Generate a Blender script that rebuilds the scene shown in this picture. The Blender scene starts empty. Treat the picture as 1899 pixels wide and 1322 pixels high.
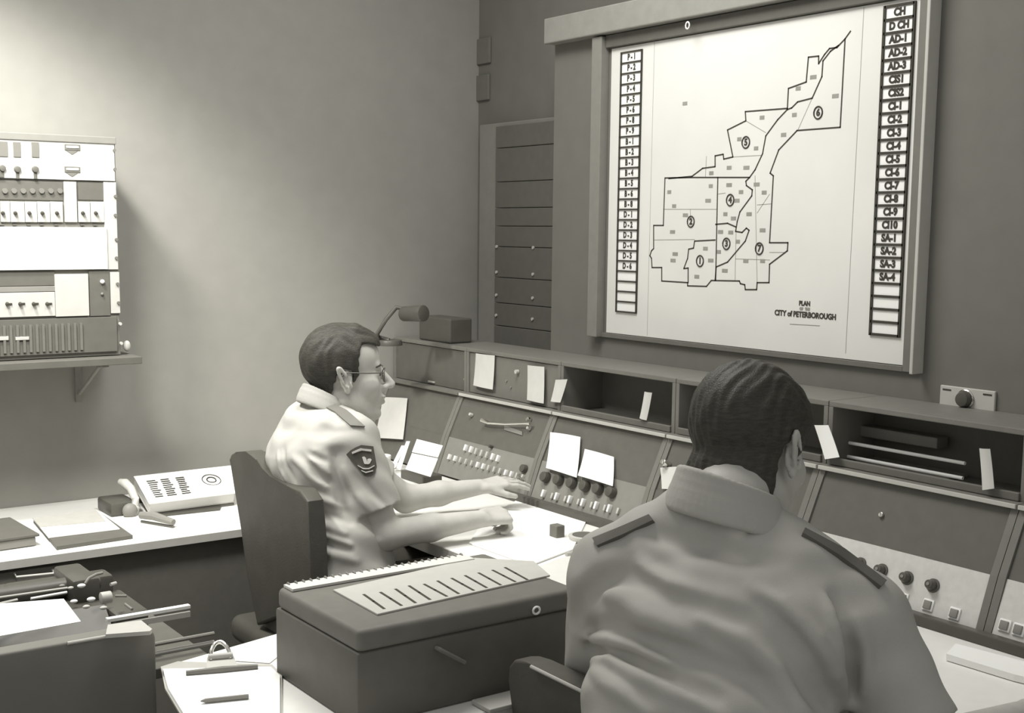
import bpy, bmesh, math, random
import numpy as np
from mathutils import Vector, Matrix
random.seed(4)
SC = bpy.context.scene
COL = SC.collection
W_, H_ = 1899.0, 1322.0
# ------------------------------------------------------------------ camera
FPX, YAW, PITCH, ROLL, PX, PY, CAMH = 2350., .6079, .1245, -.0086, 910.35, 717.9, 1.62
cyw, syw = math.cos(YAW), math.sin(YAW)
FW = np.array([syw*math.cos(PITCH), cyw*math.cos(PITCH), -math.sin(PITCH)])
rt0 = np.array([cyw, -syw, 0.]); dn0 = np.cross(FW, rt0)
RT = math.cos(ROLL)*rt0 + math.sin(ROLL)*dn0
DN = -math.sin(ROLL)*rt0 + math.cos(ROLL)*dn0
CAMP = np.array([0., 0., CAMH])
cam_d = bpy.data.cameras.new('camera'); cam = bpy.data.objects.new('camera', cam_d); COL.objects.link(cam)
cam.matrix_world = Matrix(((RT[0], -DN[0], -FW[0], 0), (RT[1], -DN[1], -FW[1], 0), (RT[2], -DN[2], -FW[2], CAMH), (0, 0, 0, 1)))
cam_d.sensor_fit = 'HORIZONTAL'; cam_d.sensor_width = 36.0; cam_d.lens = FPX/W_*36.0
cam_d.shift_x = (W_/2-PX)/W_; cam_d.shift_y = (PY-H_/2)/W_
cam_d.clip_start = .05
SC.camera = cam
# ------------------------------------------------------------------ light
SC.view_settings.view_transform = 'Standard'; SC.view_settings.look = 'None'
SC.view_settings.gamma = 1; SC.view_settings.use_curve_mapping = False
SC.view_settings.exposure = -0.12
w = bpy.data.worlds.new('world'); SC.world = w; w.use_nodes = True
w.node_tree.nodes['Background'].inputs[0].default_value = (1, .995, .96, 1)
w.node_tree.nodes['Background'].inputs[1].default_value = .50
def area(name, loc, target, size, power, sy=None):
    d = bpy.data.lights.new(name, 'AREA'); d.energy = power; d.size = size; d.color = (1, .99, .95)
    if sy: d.shape = 'RECTANGLE'; d.size_y = sy
    o = bpy.data.objects.new(name, d); COL.objects.link(o); o.location = loc
    o.rotation_euler = (Vector(target)-Vector(loc)).to_track_quat('-Z', 'Y').to_euler()
    return o
def spot(name, loc, target, power, ang, blend, rad):
    d = bpy.data.lights.new(name, 'SPOT'); d.energy = power; d.spot_size = math.radians(ang); d.spot_blend = blend
    d.shadow_soft_size = rad; d.color = (1, .985, .94)
    o = bpy.data.objects.new(name, d); COL.objects.link(o); o.location = loc
    o.rotation_euler = (Vector(target)-Vector(loc)).to_track_quat('-Z', 'Y').to_euler()
    return o
spot('wall_spot', (.55, 3.45, 2.92), (.70, 3.85, 0.5), 215, 108, .45, .12)  # ceiling lamp behind the bright pool on the left wall
spot('wall_spot', (.45, 2.70, 2.80), (.95, 4.33, .85), 230, 78, 1.0, .25)  # added fill spot without a fixture, brightens the lower left wall
area('ceiling_panel', (1.65, 2.7, 3.05), (1.75, 2.6, .7), 1.1, 46, .7)
# ------------------------------------------------------------------ pixel helpers: a pixel of the photo on a known plane of the room
def ray(x, y): return FW + RT*((x-PX)/FPX) + DN*((y-PY)/FPX)
def P(x, y, w): return CAMP + ray(x, y)*w
def onz(x, y, z): r = ray(x, y); return CAMP + r*((z-CAMH)/r[2])
def onX(x, y, v): r = ray(x, y); return CAMP + r*(v/r[0])
def onY(x, y, v): r = ray(x, y); return CAMP + r*(v/r[1])
def onpl(x, y, p0, n):
    r = ray(x, y); n = np.array(n); return CAMP + r*(((np.array(p0)-CAMP)@n)/(r@n))
# ------------------------------------------------------------------ materials
def lin(v):
    v = v/255.; return v/12.92 if v < .04045 else ((v+.055)/1.055)**2.4
MATS = {}
def mat(name, v, rough=.6, metal=0, noise=.06, scale=30, spec=.3, tint=None, bump=0, bscale=200, stretch=None):
    if name in MATS: return MATS[name]
    m = bpy.data.materials.new(name); m.use_nodes = True; nt = m.node_tree; b = nt.nodes['Principled BSDF']
    t = tint or (0, -1.5, -8)
    c = [lin(max(0, v+t[i]*(.4+.6*(1 if v < 200 else .7)))) for i in range(3)]
    tc = nt.nodes.new('ShaderNodeTexCoord'); n = nt.nodes.new('ShaderNodeTexNoise'); n.inputs['Scale'].default_value = scale
    src = tc.outputs['Object']
    if stretch:
        mp = nt.nodes.new('ShaderNodeMapping'); mp.inputs['Scale'].default_value = stretch
        nt.links.new(src, mp.inputs['Vector']); src = mp.outputs[0]
    nt.links.new(src, n.inputs['Vector']); n.inputs['Detail'].default_value = 4
    r = nt.nodes.new('ShaderNodeValToRGB'); r.color_ramp.elements[0].position = .3; r.color_ramp.elements[1].position = .7
    r.color_ramp.elements[0].color = [x*(1-noise) for x in c]+[1]; r.color_ramp.elements[1].color = [min(.9, x*(1+noise)) for x in c]+[1]
    nt.links.new(n.outputs['Fac'], r.inputs['Fac']); nt.links.new(r.outputs['Color'], b.inputs['Base Color'])
    b.inputs['Roughness'].default_value = rough; b.inputs['Metallic'].default_value = metal
    b.inputs['Specular IOR Level'].default_value = spec
    if bump:
        n2 = nt.nodes.new('ShaderNodeTexNoise'); n2.inputs['Scale'].default_value = bscale
        bp = nt.nodes.new('ShaderNodeBump'); bp.inputs['Strength'].default_value = bump; bp.inputs['Distance'].default_value = .002
        nt.links.new(tc.outputs['Object'], n2.inputs['Vector']); nt.links.new(n2.outputs['Fac'], bp.inputs['Height']); nt.links.new(bp.outputs[0], b.inputs['Normal'])
    MATS[name] = m; return m
M = dict(
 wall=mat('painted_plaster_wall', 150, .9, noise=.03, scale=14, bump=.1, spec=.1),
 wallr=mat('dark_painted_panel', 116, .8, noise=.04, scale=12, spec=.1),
 floor=mat('floor_tile', 100, .7, noise=.1, scale=8),
 dark=mat('dark_enamel', 100, .55, noise=.05, spec=.2),
 dark2=mat('dark_grey_enamel', 112, .55, noise=.05, spec=.2),
 black=mat('black_plastic', 84, .4, noise=.05, spec=.35),
 grey=mat('grey_enamel', 134, .5, noise=.04, spec=.25),
 midgrey=mat('mid_grey_metal', 118, .5, noise=.04, spec=.25),
 lgrey=mat('light_grey_enamel', 188, .45, noise=.03, spec=.3),
 panel=mat('brushed_aluminium_panel', 205, .45, noise=.05, scale=60, spec=.4),
 white=mat('white_laminate', 232, .4, noise=.02, spec=.3),
 paper=mat('white_paper', 246, .8, noise=.02, spec=.1),
 paperg=mat('grey_paper', 205, .8, noise=.03, spec=.1),
 mappaper=mat('map_paper', 222, .7, noise=.035, scale=4, spec=.15),
 ink=mat('black_ink', 72, .8, noise=.05, spec=.1),
 inkg=mat('grey_ink', 150, .8, noise=.08, spec=.1),
 chrome=mat('chrome', 225, .18, 1, noise=.02),
 skin=mat('skin', 190, .55, noise=.05, scale=25, spec=.3, bump=.15, bscale=300),
 skin2=mat('skin_foreground_man', 185, .55, noise=.05, scale=25, spec=.3, bump=.15, bscale=300),  # slightly darker skin for the foreground man's whole body
 hair=mat('dark_hair', 66, .55, noise=.25, scale=60, spec=.25, bump=.6, bscale=350, stretch=(1, 1, 4)),
 shirt=mat('uniform_shirt_cloth', 184, .85, noise=.03, scale=20, spec=.1, bump=.25, bscale=900),
 shirt2=mat('uniform_shirt_cloth_grey', 174, .85, noise=.03, scale=20, spec=.1, bump=.25, bscale=900),
 trousers=mat('dark_trouser_cloth', 80, .9, noise=.06, spec=.1, bump=.2, bscale=700),
 vinyl=mat('black_vinyl', 82, .5, noise=.08, scale=18, spec=.25, bump=.2, bscale=150),
 gvinyl=mat('grey_vinyl', 124, .6, noise=.04, scale=10, spec=.2, bump=.1, bscale=150),
 patch=mat('embroidered_patch', 84, .9, noise=.1, scale=120),
 thread=mat('pale_thread', 205, .9, noise=.05),
 edge=mat('edge_banding', 176, .6, noise=.04),
)
# ------------------------------------------------------------------ object helpers
def props(o, label=None, cat=None, group=None, kind=None):
    if label: o['label'] = label
    if cat: o['category'] = cat
    if group: o['group'] = group
    if kind: o['kind'] = kind
    return o
INV = {}
def thing(name, label, cat, loc=(0, 0, 0), rz=0, group=None):
    o = bpy.data.objects.new(name, None); o.empty_display_size = .05
    COL.objects.link(o); o.location = loc; o.rotation_euler = (0, 0, rz)
    INV[o.name] = (Matrix.Translation(Vector(loc)) @ Matrix.Rotation(rz, 4, 'Z')).inverted()
    return props(o, label, cat, group)
def link(name, me, m, parent=None, local=False):
    """parent may be an Empty thing or one of its parts; meshes given in world coordinates are moved into the thing's frame"""
    o = bpy.data.objects.new(name, me); COL.objects.link(o)
    if m is not None: me.materials.append(m)
    if parent is not None:
        o.parent = parent
        root = parent
        while root.parent: root = root.parent
        if not local and root.name in INV: me.transform(INV[root.name])
    return o
class MB:
    def __init__(s): s.bm = bmesh.new()
    def box(s, lo, hi, bev=0, mtx=None, seg=2):
        lo = Vector(lo); hi = Vector(hi); c = (lo+hi)/2; d = hi-lo
        T = Matrix.Translation(c) @ Matrix.Diagonal((abs(d.x), abs(d.y), abs(d.z), 1))
        r = bmesh.ops.create_cube(s.bm, size=1, matrix=(mtx @ T) if mtx is not None else T)
        if bev:
            es = list({e for v in r['verts'] for e in v.link_edges})
            bmesh.ops.bevel(s.bm, geom=es, offset=bev, segments=seg, affect='EDGES', profile=.5)
        return s
    def quadbox(s, a, b, c, d, n, t):
        """slab from 4 corners (counter-clockwise seen from n side) thickened by t along -n"""
        n = Vector(n).normalized(); top = [s.bm.verts.new(Vector(p)) for p in (a, b, c, d)]; bot = [s.bm.verts.new(Vector(p)-n*t) for p in (a, b, c, d)]
        s.bm.faces.new(top); s.bm.faces.new(bot[::-1])
        for i in range(4): s.bm.faces.new((top[i], bot[i], bot[(i+1) % 4], top[(i+1) % 4]))
        return s
    def prism(s, pts, n, t, bev=0):
        n = Vector(n).normalized(); a = [s.bm.verts.new(Vector(p)) for p in pts]; b = [s.bm.verts.new(Vector(p)-n*t) for p in pts]
        fs = [s.bm.faces.new(a), s.bm.faces.new(b[::-1])]; k = len(pts)
        for i in range(k): fs.append(s.bm.faces.new((a[i], b[i], b[(i+1) % k], a[(i+1) % k])))
        if bev:
            es = [e for e in {e for f in fs[:2] for e in f.edges}]
            bmesh.ops.bevel(s.bm, geom=es, offset=bev, segments=3, affect='EDGES', profile=.5)
        return s
    def cyl(s, a, b, r1, r2=None, n=20, bev=0):
        a = Vector(a); b = Vector(b); d = b-a; r2 = r1 if r2 is None else r2
        T = Matrix.Translation((a+b)/2) @ d.to_track_quat('Z', 'Y').to_matrix().to_4x4()
        r = bmesh.ops.create_cone(s.bm, cap_ends=True, segments=n, radius1=r1, radius2=r2, depth=d.length, matrix=T)
        if bev:
            es = [e for e in {e for v in r['verts'] for e in v.link_edges} if any(len(f.verts) > 4 for f in e.link_faces)]
            bmesh.ops.bevel(s.bm, geom=es, offset=bev, segments=2, affect='EDGES', profile=.5)
        return s
    def sph(s, c, r, sc=(1, 1, 1), n=16):
        bmesh.ops.create_uvsphere(s.bm, u_segments=n, v_segments=n//2+2, radius=r, matrix=Matrix.Translation(Vector(c)) @ Matrix.Diagonal((*sc, 1)))
        return s
    def tube(s, pts, r, n=8, closed=False):
        pts = [Vector(p) for p in pts]; k = len(pts); rings = []
        up = Vector((.13, .2, .97))
        for i, p in enumerate(pts):
            t = (pts[(i+1) % k]-pts[i-1]) if closed else (pts[min(i+1, k-1)]-pts[max(i-1, 0)])
            t.normalize(); u = t.cross(up)
            if u.length < .05: u = t.cross(Vector((1, 0, 0)))
            u.normalize(); v = t.cross(u); rr = r[i] if isinstance(r, (list, tuple)) else r
            rings.append([s.bm.verts.new(p+(u*math.cos(2*math.pi*j/n)+v*math.sin(2*math.pi*j/n))*rr) for j in range(n)])
        for i in range(k if closed else k-1):
            A, B = rings[i], rings[(i+1) % k]
            for j in range(n): s.bm.faces.new((A[j], A[(j+1) % n], B[(j+1) % n], B[j]))
        if not closed: s.bm.faces.new(rings[0][::-1]); s.bm.faces.new(rings[-1])
        return s
    def strip(s, pts, wd, n, t):
        """flat ribbon line (drawn ink, tape) along pts in the plane with normal n, width wd, thickness t"""
        n = Vector(n).normalized(); pts = [Vector(p) for p in pts]
        for a, b in zip(pts[:-1], pts[1:]):
            d = (b-a)
            if d.length < 1e-6: continue
            d.normalize(); u = d.cross(n)*wd/2; a2 = a-d*wd*.4; b2 = b+d*wd*.4
            s.quadbox(a2-u, b2-u, b2+u, a2+u, n, t)
        return s
    def done(s, name, m, parent=None, smooth=False, local=False, ang=35):
        bmesh.ops.recalc_face_normals(s.bm, faces=s.bm.faces[:])
        me = bpy.data.meshes.new(name); s.bm.to_mesh(me); s.bm.free()
        if smooth:
            me.polygons.foreach_set('use_smooth', [True]*len(me.polygons))
            try: me.set_sharp_from_angle(angle=math.radians(ang))
            except Exception: pass
        return link(name, me, M[m] if isinstance(m, str) else m, parent, local)
def struct(o): o['kind'] = 'structure'; return o
def text_mesh(name, body, size, origin, xd, yd, m, parent=None, bold=.0, align='LEFT', squeeze=1.0):
    cu = bpy.data.curves.new('t', 'FONT'); cu.body = body; cu.size = size; cu.offset = bold; cu.extrude = .0003
    cu.align_x = align; cu.align_y = 'CENTER'; cu.resolution_u = 3
    o = bpy.data.objects.new('t', cu); COL.objects.link(o)
    dg = bpy.context.evaluated_depsgraph_get(); dg.update()
    me = bpy.data.meshes.new_from_object(o.evaluated_get(dg)); me.name = name
    bpy.data.objects.remove(o); bpy.data.curves.remove(cu)
    xd = Vector(xd).normalized(); yd = Vector(yd).normalized(); zd = xd.cross(yd)
    T = Matrix.Translation(Vector(origin)) @ Matrix((xd, yd, zd)).transposed().to_4x4() @ Matrix.Diagonal((squeeze, 1, 1, 1))
    me.transform(T); me.materials.clear()
    return link(name, me, M[m], parent)
NX = (-1, 0, 0)
# ================================================================== SETTING
YW, XW, XA = 4.33, 2.743, 2.94          # left wall plane, right wall plane, alcove wall plane
struct(MB().box((-1.2, -1.2, -.05), (3.2, 4.6, 0)).done('floor', 'floor'))
struct(MB().box((-1.2, YW, 0), (XA+.1, YW+.1, 3.1)).done('wall_left', 'wall'))
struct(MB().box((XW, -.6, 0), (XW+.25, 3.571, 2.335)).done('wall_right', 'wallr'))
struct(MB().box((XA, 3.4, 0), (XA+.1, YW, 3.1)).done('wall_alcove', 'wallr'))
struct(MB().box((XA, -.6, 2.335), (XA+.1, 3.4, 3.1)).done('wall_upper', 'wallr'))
# ================================================================== MAP BOARD on the right wall
XM = XW-.004
t = thing('map_board', 'large framed pale city map board mounted on the dark right wall above the console', 'map board', (XW, 2.67, 1.27))
yL, yR, zB, zT = 3.262, 2.070, 1.278, 2.205
MB().box((XM, yR, zB), (XM+.004, yL, zT)).done('map_sheet', 'mappaper', t)
yl0 = onX(1113, 70, XW)[1]; yl1 = onX(1131, 70, XW)[1]
b = MB(); b.box((XW-.035, yl1, 1.262), (XW, yl0, 2.245), .002); b.done('left_stile', 'grey', t)
yr0 = onX(1712, 695, XW)[1]
b = MB(); b.box((XW-.012, yr0+.012, 1.262), (XW, 2.066, 2.33), .002); b.done('right_stile', 'midgrey', t)
b = MB(); b.box((XW-.045, yr0, 1.262), (XW, yr0+.010, 2.33), .002); b.done('edge_strip', 'lgrey', t)
b = MB(); b.box((XW-.05, yr0, 2.25), (XW, 3.571, 2.335), .004); b.done('header', mat('header_paint', 142, .6), t)
b = MB(); b.box((XW-.02, 2.066, 2.208), (XW, yl1-.002, 2.248), .002); b.done('valance_shade', 'dark', t)  # dark strip standing in for the valance shadow above the sheet
b = MB(); b.box((XW-.012, 2.066, 1.262), (XW, yl1, 1.276), .001); b.done('bottom_rail', 'dark2', t)
lk = onX(1275, 47, XW-.052)
MB().tube([lk+np.array([0, .008*math.cos(a), .010*math.sin(a)]) for a in np.linspace(0, 2*math.pi, 14)[:-1]], .0022, 6, True).done('lock_ring', 'paper', t)
OUT = [
 [(1567,72),(1558,236),(1478,242),(1444,278),(1428,321),(1434,326),(1427,450),(1461,450),(1460,465),(1427,490),(1426,524),(1404,524),(1403,537),(1382,537),(1381,528),(1373,526),(1371,521),(1319,520),(1310,531),(1275,530),(1275,524),(1227,521),(1227,496),(1209,496),(1208,479),(1205,474),(1208,465),(1212,461),(1212,418),(1230,418),(1233,330),(1281,329),(1390,329)],
 [(1240,331),(1283,327),(1303,312),(1326,309),(1326,289),(1341,286),(1342,295),(1359,291),(1349,241),(1383,224),(1382,207),(1460,201),(1462,164),(1495,152),(1499,106),(1518,104),(1518,118),(1529,101),(1538,90),(1552,88),(1567,72),(1577,58)],
 [(1555,84),(1540,95),(1526,113),(1524,142),(1506,182),(1479,189),(1468,200),(1460,203),(1442,222),(1420,252),(1414,285),(1400,315),(1390,329),(1383,336),(1384,344),(1395,352),(1394,363),(1372,393),(1367,411),(1364,429),(1376,431),(1384,423),(1389,427),(1382,447),(1349,486),(1328,495),(1326,520)],
 [(1331,329),(1327,520)], [(1327,416),(1349,414),(1365,421)],
 [(1326,445),(1288,447),(1286,460),(1277,462),(1275,479),(1268,498),(1276,497),(1276,524)]]
b = MB()
for pl in OUT: b.strip([onX(x, y, XM-.0006) for x, y in pl], .0042, NX, .0006)
b.done('boundary_lines', 'ink', t)
b = MB()
for pl in [[(1230,388),(1330,388)],[(1212,445),(1288,444)],[(1330,360),(1345,358)],[(1281,418),(1280,388)],[(1400,326),(1404,524)],[(1365,428),(1363,521)],[(1383,224),(1420,246)],[(1506,182),(1480,240)],[(1404,380),(1430,378)],[(1404,395),(1427,360)],[(1364,480),(1427,482)],[(1359,291),(1412,288)],[(1308,330),(1310,290)],[(1427,468),(1455,468)]]:
    b.strip([onX(x, y, XM-.0004) for x, y in pl], .0018, NX, .0004)
b.strip([onX(1602, 14, XM-.0004), onX(1568, 655, XM-.0004)], .0015, NX, .0004)
b.strip([onX(1214, 66, XM-.0004), onX(1200, 622, XM-.0004)], .0012, NX, .0004)
b.done('street_lines', 'inkg', t)
b = MB()
for x, y in [(1413,218),(1473,213),(1453,250),(1371,258),(1402,275),(1352,311),(1384,311),(1508,143),(1549,178),(1480,164),(1270,192),(1319,321),(1241,356),(1318,345),(1250,382),(1313,372),(1271,399),(1247,430),(1352,343),(1374,356),(1417,357),(1389,397),(1414,427),(1403,342),(1366,372),(1345,397),(1360,405),(1336,430),(1355,431),(1368,448),(1308,461),(1333,467),(1252,471),(1248,483),(1383,484),(1414,484),(1344,502),(1292,513),(1318,483)]:
    p = onX(x, y, XM-.0006); w2 = random.uniform(.008, .012); b = MB()
    h = .0055
    b.quadbox(p+(0, w2, -h), p+(0, -w2, -h), p+(0, -w2, h), p+(0, w2, h), NX, .0004).done('sector_number', 'inkg', t)
for (x, y, dg) in [(1517,209,'6'),(1383,264,'5'),(1354,371,'4'),(1347,452,'3'),(1298,484,'1'),(1281,411,'2'),(1408,461,'7')]:
    p = onX(x, y, XM-.0008); r = .0165
    o = MB().tube([p+np.array([0, r*.9*math.cos(a), r*math.sin(a)]) for a in np.linspace(0, 2*math.pi, 25)[:-1]], .0022, 5, True).done('district_ring', 'ink', t)
    text_mesh('digit', dg, .026, p, (0, -1, 0), (0, 0, 1), 'ink', o, .0012, 'CENTER')
for i, (s, y, sz) in enumerate([('PLAN', 563, .018), ('OF   THE', 573, .010), ('CITY of PETERBOROUGH', 584, .0215)]):
    text_mesh('title_lettering', s, sz, onX(1492, y, XM-.0008), (0, -1, 0), (0, 0, 1), 'ink' if i in (0, 2) else 'inkg', t, .0009, 'CENTER', squeeze=.92)
b = MB(); b.strip([onX(1465, 601, XM-.0005), onX(1520, 604, XM-.0005)], .002, NX, .0004); b.done('title_rule', 'inkg', t)
# label columns: 25 cards each
RL = ['CH', 'D CH', 'AD-1', 'AD-2', 'AD-3', 'CIS1', 'CIS2', 'CI-1', 'CI-2', 'CI-3', 'CI-4', 'CI-5', 'CI-6', 'CI-7', 'CI-8', 'CI-9', 'CI10', 'SA-1', 'SA-2', 'SA-3', 'SA-4', '', '', '', '']
LL = ['P - 1', 'P - 2', 'P - 3', 'P - 4', 'P - 5', 'P - 6', 'P - 8', 'P - 9', 'B - 1', 'B - 2', 'B - 3', 'B - 4', 'B - 5', 'B - 6', 'B - 8', 'D - 1', 'D - 2', 'D - 3', 'D - 4', 'D - 5', 'D - 6', '', '', '', '']
def column(lab, ya, yb, za, zb, L, g=.0024, bo=.0012):
    c = thing('label_strip', lab, 'label strip', (XM, (ya+yb)/2, zb), group=None)
    n = len(L); p = (za-zb)/n
    b = MB()
    for k in range(n+1): b.box((XM-.005, yb, za-k*p-g), (XM, ya, za-k*p+g))
    for yy in (ya, yb): b.box((XM-.005, yy-g*1.1, zb-g), (XM, yy+g*1.1, za+g))
    b.done('grid_frame', 'ink', c)
    for k, s in enumerate(L):
        z = za-(k+.5)*p
        o = MB().box((XM-.0015, yb+.003, z-p/2+.0025), (XM, ya-.003, z+p/2-.0025)).done('name_card', 'paper' if k % 3 else 'lpaper' if 'lpaper' in M else 'paper', c)
        if s: text_mesh('lettering', s, .026, (XM-.0024, (ya+yb)/2, z), (0, -1, 0), (0, 0, 1), 'ink', o, bo, 'CENTER', squeeze=.95 if bo > .0013 else .8)
column('left narrow column of twenty five small unit labels on the map board, bottom four blank', 3.210, 3.111, 2.186, 1.352, LL)
column('right column of unit labels reading CH at top to SA-4, bottom four blank', 2.176, 2.085, 2.192, 1.352, RL, .0034, .0014)
# thermostat plate
c0 = onX(1796, 743, XW)
t = thing('wall_control_plate', 'small light metal plate with a round dial on the dark wall right of the map', 'control plate', tuple(c0))
y0 = onX(1746, 740, XW)[1]; y1 = onX(1848, 745, XW)[1]; z1 = onX(1746, 713, XW)[2]; z0 = onX(1746, 765, XW)[2]
MB().box((XW-.008, y1, z0), (XW, y0, z1), .002).done('plate', 'lgrey', t)
pc = onX(1790, 740, XW-.01)
MB().cyl(pc, pc+np.array([-.018, 0, 0]), .021, .017, 28, .002).done('dial', 'black', t, True)
MB().tube([pc+np.array([-.002, .022*math.cos(a), .022*math.sin(a)]) for a in np.linspace(0, 2*math.pi, 30)[:-1]], .0022, 6, True).done('bezel', 'chrome', t, True)
for yy in (y0-.02, y1+.02): MB().box((XW-.0088, yy-.012, z1-.012), (XW-.008, yy+.012, z1-.008)).done('plate_marking', 'ink', t)
MB().cyl(pc+np.array([.004, .014, -.032]), pc+np.array([-.002, .014, -.032]), .003).done('plate_screw', 'ink', t)
# alcove rack
t = thing('radio_rack', 'tall dark equipment rack standing in the corner left of the map board', 'equipment rack', (2.92, 3.95, 1.148))
MB().box((2.90, 3.58, .75), (XA-.004, 4.262, 2.03), .003).done('cabinet', 'grey', t)
zz = [2.015, 1.93, 1.80, 1.70, 1.63, 1.55, 1.43, 1.33, 1.24, 1.15]
for a, c in zip(zz[:-1], zz[1:]): MB().box((2.878, 3.60, c+.0012), (2.899, 4.118, a-.0012), .002).done('module_panel', 'dark', t)
for z in (1.55, 1.45, 1.36, 1.28):
    for y in (4.10, 3.86): MB().cyl((2.877, y, z), (2.872, y, z), .006, n=10).done('panel_screw', 'lgrey', t)
for i, (ya, z) in enumerate([(900, 95), (898, 163)]):
    p = onX(ya, z, XA)
    o = MB().box((XA-.012, p[1]-.045, p[2]-.05), (XA, p[1]+.045, p[2]+.05), .003).done('junction_box', 'dark2')
    props(o, ['upper of two small dark boxes on the wall above the corner equipment rack', 'lower of two small dark boxes on the wall above the corner equipment rack'][i], 'junction box')
# ================================================================== CONSOLE
ZD = .74
bays = [4.32, 3.80, 3.245, 2.70, 2.135, 1.575, 1.02, .47]
pA, pB, pC_ = (2.40, .748), (2.45, .876), (2.515, 1.020)      # (x, z) bottom and top of the pale key panel, top of the dark panel
nP = np.array([-(pB[1]-pA[1]), 0, pB[0]-pA[0]]); nP /= np.linalg.norm(nP)
nD = np.array([-(pC_[1]-pB[1]), 0, pC_[0]-pB[0]]); nD /= np.linalg.norm(nD)
def onpan(x, y, off=.0): return onpl(x, y, np.array([pA[0], 0, pA[1]])+nP*off, nP)
def ondk(x, y, off=.0): return onpl(x, y, np.array([pB[0], 0, pB[1]])+nD*off, nD)
blabel = ['dark left end console cabinet in the corner, blank dark faces', 'console cabinet with telephone handle and rows of small white keys',
          'console cabinet with six black knobs under two taped notes', 'dark console cabinet mostly hidden behind the man in front',
          'console cabinet with pale panel of knobs and square buttons at right', 'rightmost console cabinet with a few square buttons cut by the photo edge',
          'console cabinet beyond the right photo edge']
CB = []
def prof(b, y0, y1, pts):
    a = [b.bm.verts.new((x, y0, z)) for x, z in pts]; c = [b.bm.verts.new((x, y1, z)) for x, z in pts]; k = len(pts)
    b.bm.faces.new(a); b.bm.faces.new(c[::-1])
    for i in range(k): b.bm.faces.new((a[i], c[i], c[(i+1) % k], a[(i+1) % k]))
for i in range(6):
    ya, yb = bays[i], bays[i+1]
    t = thing('console_cabinet', blabel[i], 'console', (2.55, (ya+yb)/2, 0)); CB.append(t)
    b = MB(); prof(b, yb+.001, ya-.001, [(2.42, 0), (2.41, .738), (2.418, .748), (2.466, .874), (2.53, 1.014), (2.742, 1.014), (2.742, 0)]); b.done('body', 'dark', t)
    # side stiles
    for y in (ya-.010, yb+.010):
        b = MB(); prof(b, y-.009, y+.009, [(2.398, .746), (2.446, .877), (2.512, 1.02), (2.53, 1.012), (2.46, .87), (2.41, .746)]); b.done('stile', 'midgrey', t)
    def slab(P0, P1, n, name, m, o=0, th=.012):
        q = [np.array([P0[0], ya-.02, P0[1]]), np.array([P0[0], yb+.02, P0[1]]), np.array([P1[0], yb+.02, P1[1]]), np.array([P1[0], ya-.02, P1[1]])]
        q = [v+n*o for v in q]
        return MB().quadbox(*q, n, th).done(name, m, t)
    slab(pA, pB, nP, 'key_panel', ['dark', 'grey', 'grey', 'dark', 'panel', 'panel'][i], 0)
    slab(pB, pC_, nD, 'upper_panel', 'dark', -.002)
    # ledge with bright trim
    MB().box((2.505, yb+.001, 1.018), (2.742, ya-.001, 1.030), .002).done('ledge', 'midgrey', t)
    MB().box((2.499, yb+.003, 1.020), (2.505, ya-.003, 1.030), .001).done('ledge_trim', 'dark2' if i == 0 else 'lgrey', t)
    # upper housing
    xf = 2.535
    MB().box((xf, yb+.001, 1.178), (2.742, ya-.001, 1.192), .002).done('top_board', 'midgrey', t)
    for y in (ya-.008, yb+.008): MB().box((xf, y-.007, 1.030), (2.742, y+.007, 1.178), .001).done('side_board', 'midgrey', t)
    MB().box((2.70, yb+.015, 1.030), (2.742, ya-.015, 1.178)).done('back_board', 'dark2' if i < 4 else 'dark', t)
    if i == 0: MB().box((xf+.006, yb+.015, 1.032), (xf+.014, ya-.015, 1.176), .001).done('face_plate', 'dark', t)
    if i == 1: MB().box((xf+.006, yb+.015, 1.032), (xf+.014, ya-.015, 1.176), .001).done('face_plate', 'midgrey', t)
    if i >= 2: MB().box((xf-.006, yb+.015, 1.031), (xf+.004, ya-.015, 1.050), .002).done('tray_lip', 'dark2', t)
# bay 1 details
t = CB[1]
p = onX(961, 689, 2.54); MB().cyl(p, p+np.array([-.012, 0, 0]), .007, n=14).done('small_knob', 'lgrey', t, True)
for x, y in ((868, 672), (862, 703), (940, 706), (948, 718)):
    p = onX(x, y, 2.541); MB().cyl(p, p+np.array([-.004, 0, 0]), .004, n=10).done('screw', 'grey', t, True)
a1, a2 = ondk(893, 779, .02), ondk(983, 785, .02)
mid = (a1+a2)/2-np.array([0, 0, .008])
pth = [a1+np.array([0, 0, 0]), a1*.7+mid*.3+(0, 0, -.006), mid+np.array([0, 0, 0]), a2*.7+mid*.3, a2]
MB().tube(pth, [.007, .0055, .004, .004, .006]).done('pull_handle', 'chrome', t, True)
for x, y, r, m in ((876, 770, .007, 'lgrey'), (983, 779, .009, 'chrome'), (983, 795, .007, 'lgrey')):
    p = ondk(x, y); MB().cyl(p, p+nD*.014, r, r*.8, 16, .001).done('lock_button', m, t, True)
q = [ondk(935, 788, .002), ondk(968, 800, .002), ondk(968, 807, .002), ondk(935, 797, .002)]
MB().quadbox(q[0], q[3], q[2], q[1], nD, .002).done('name_plate', 'grey', t)
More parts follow.
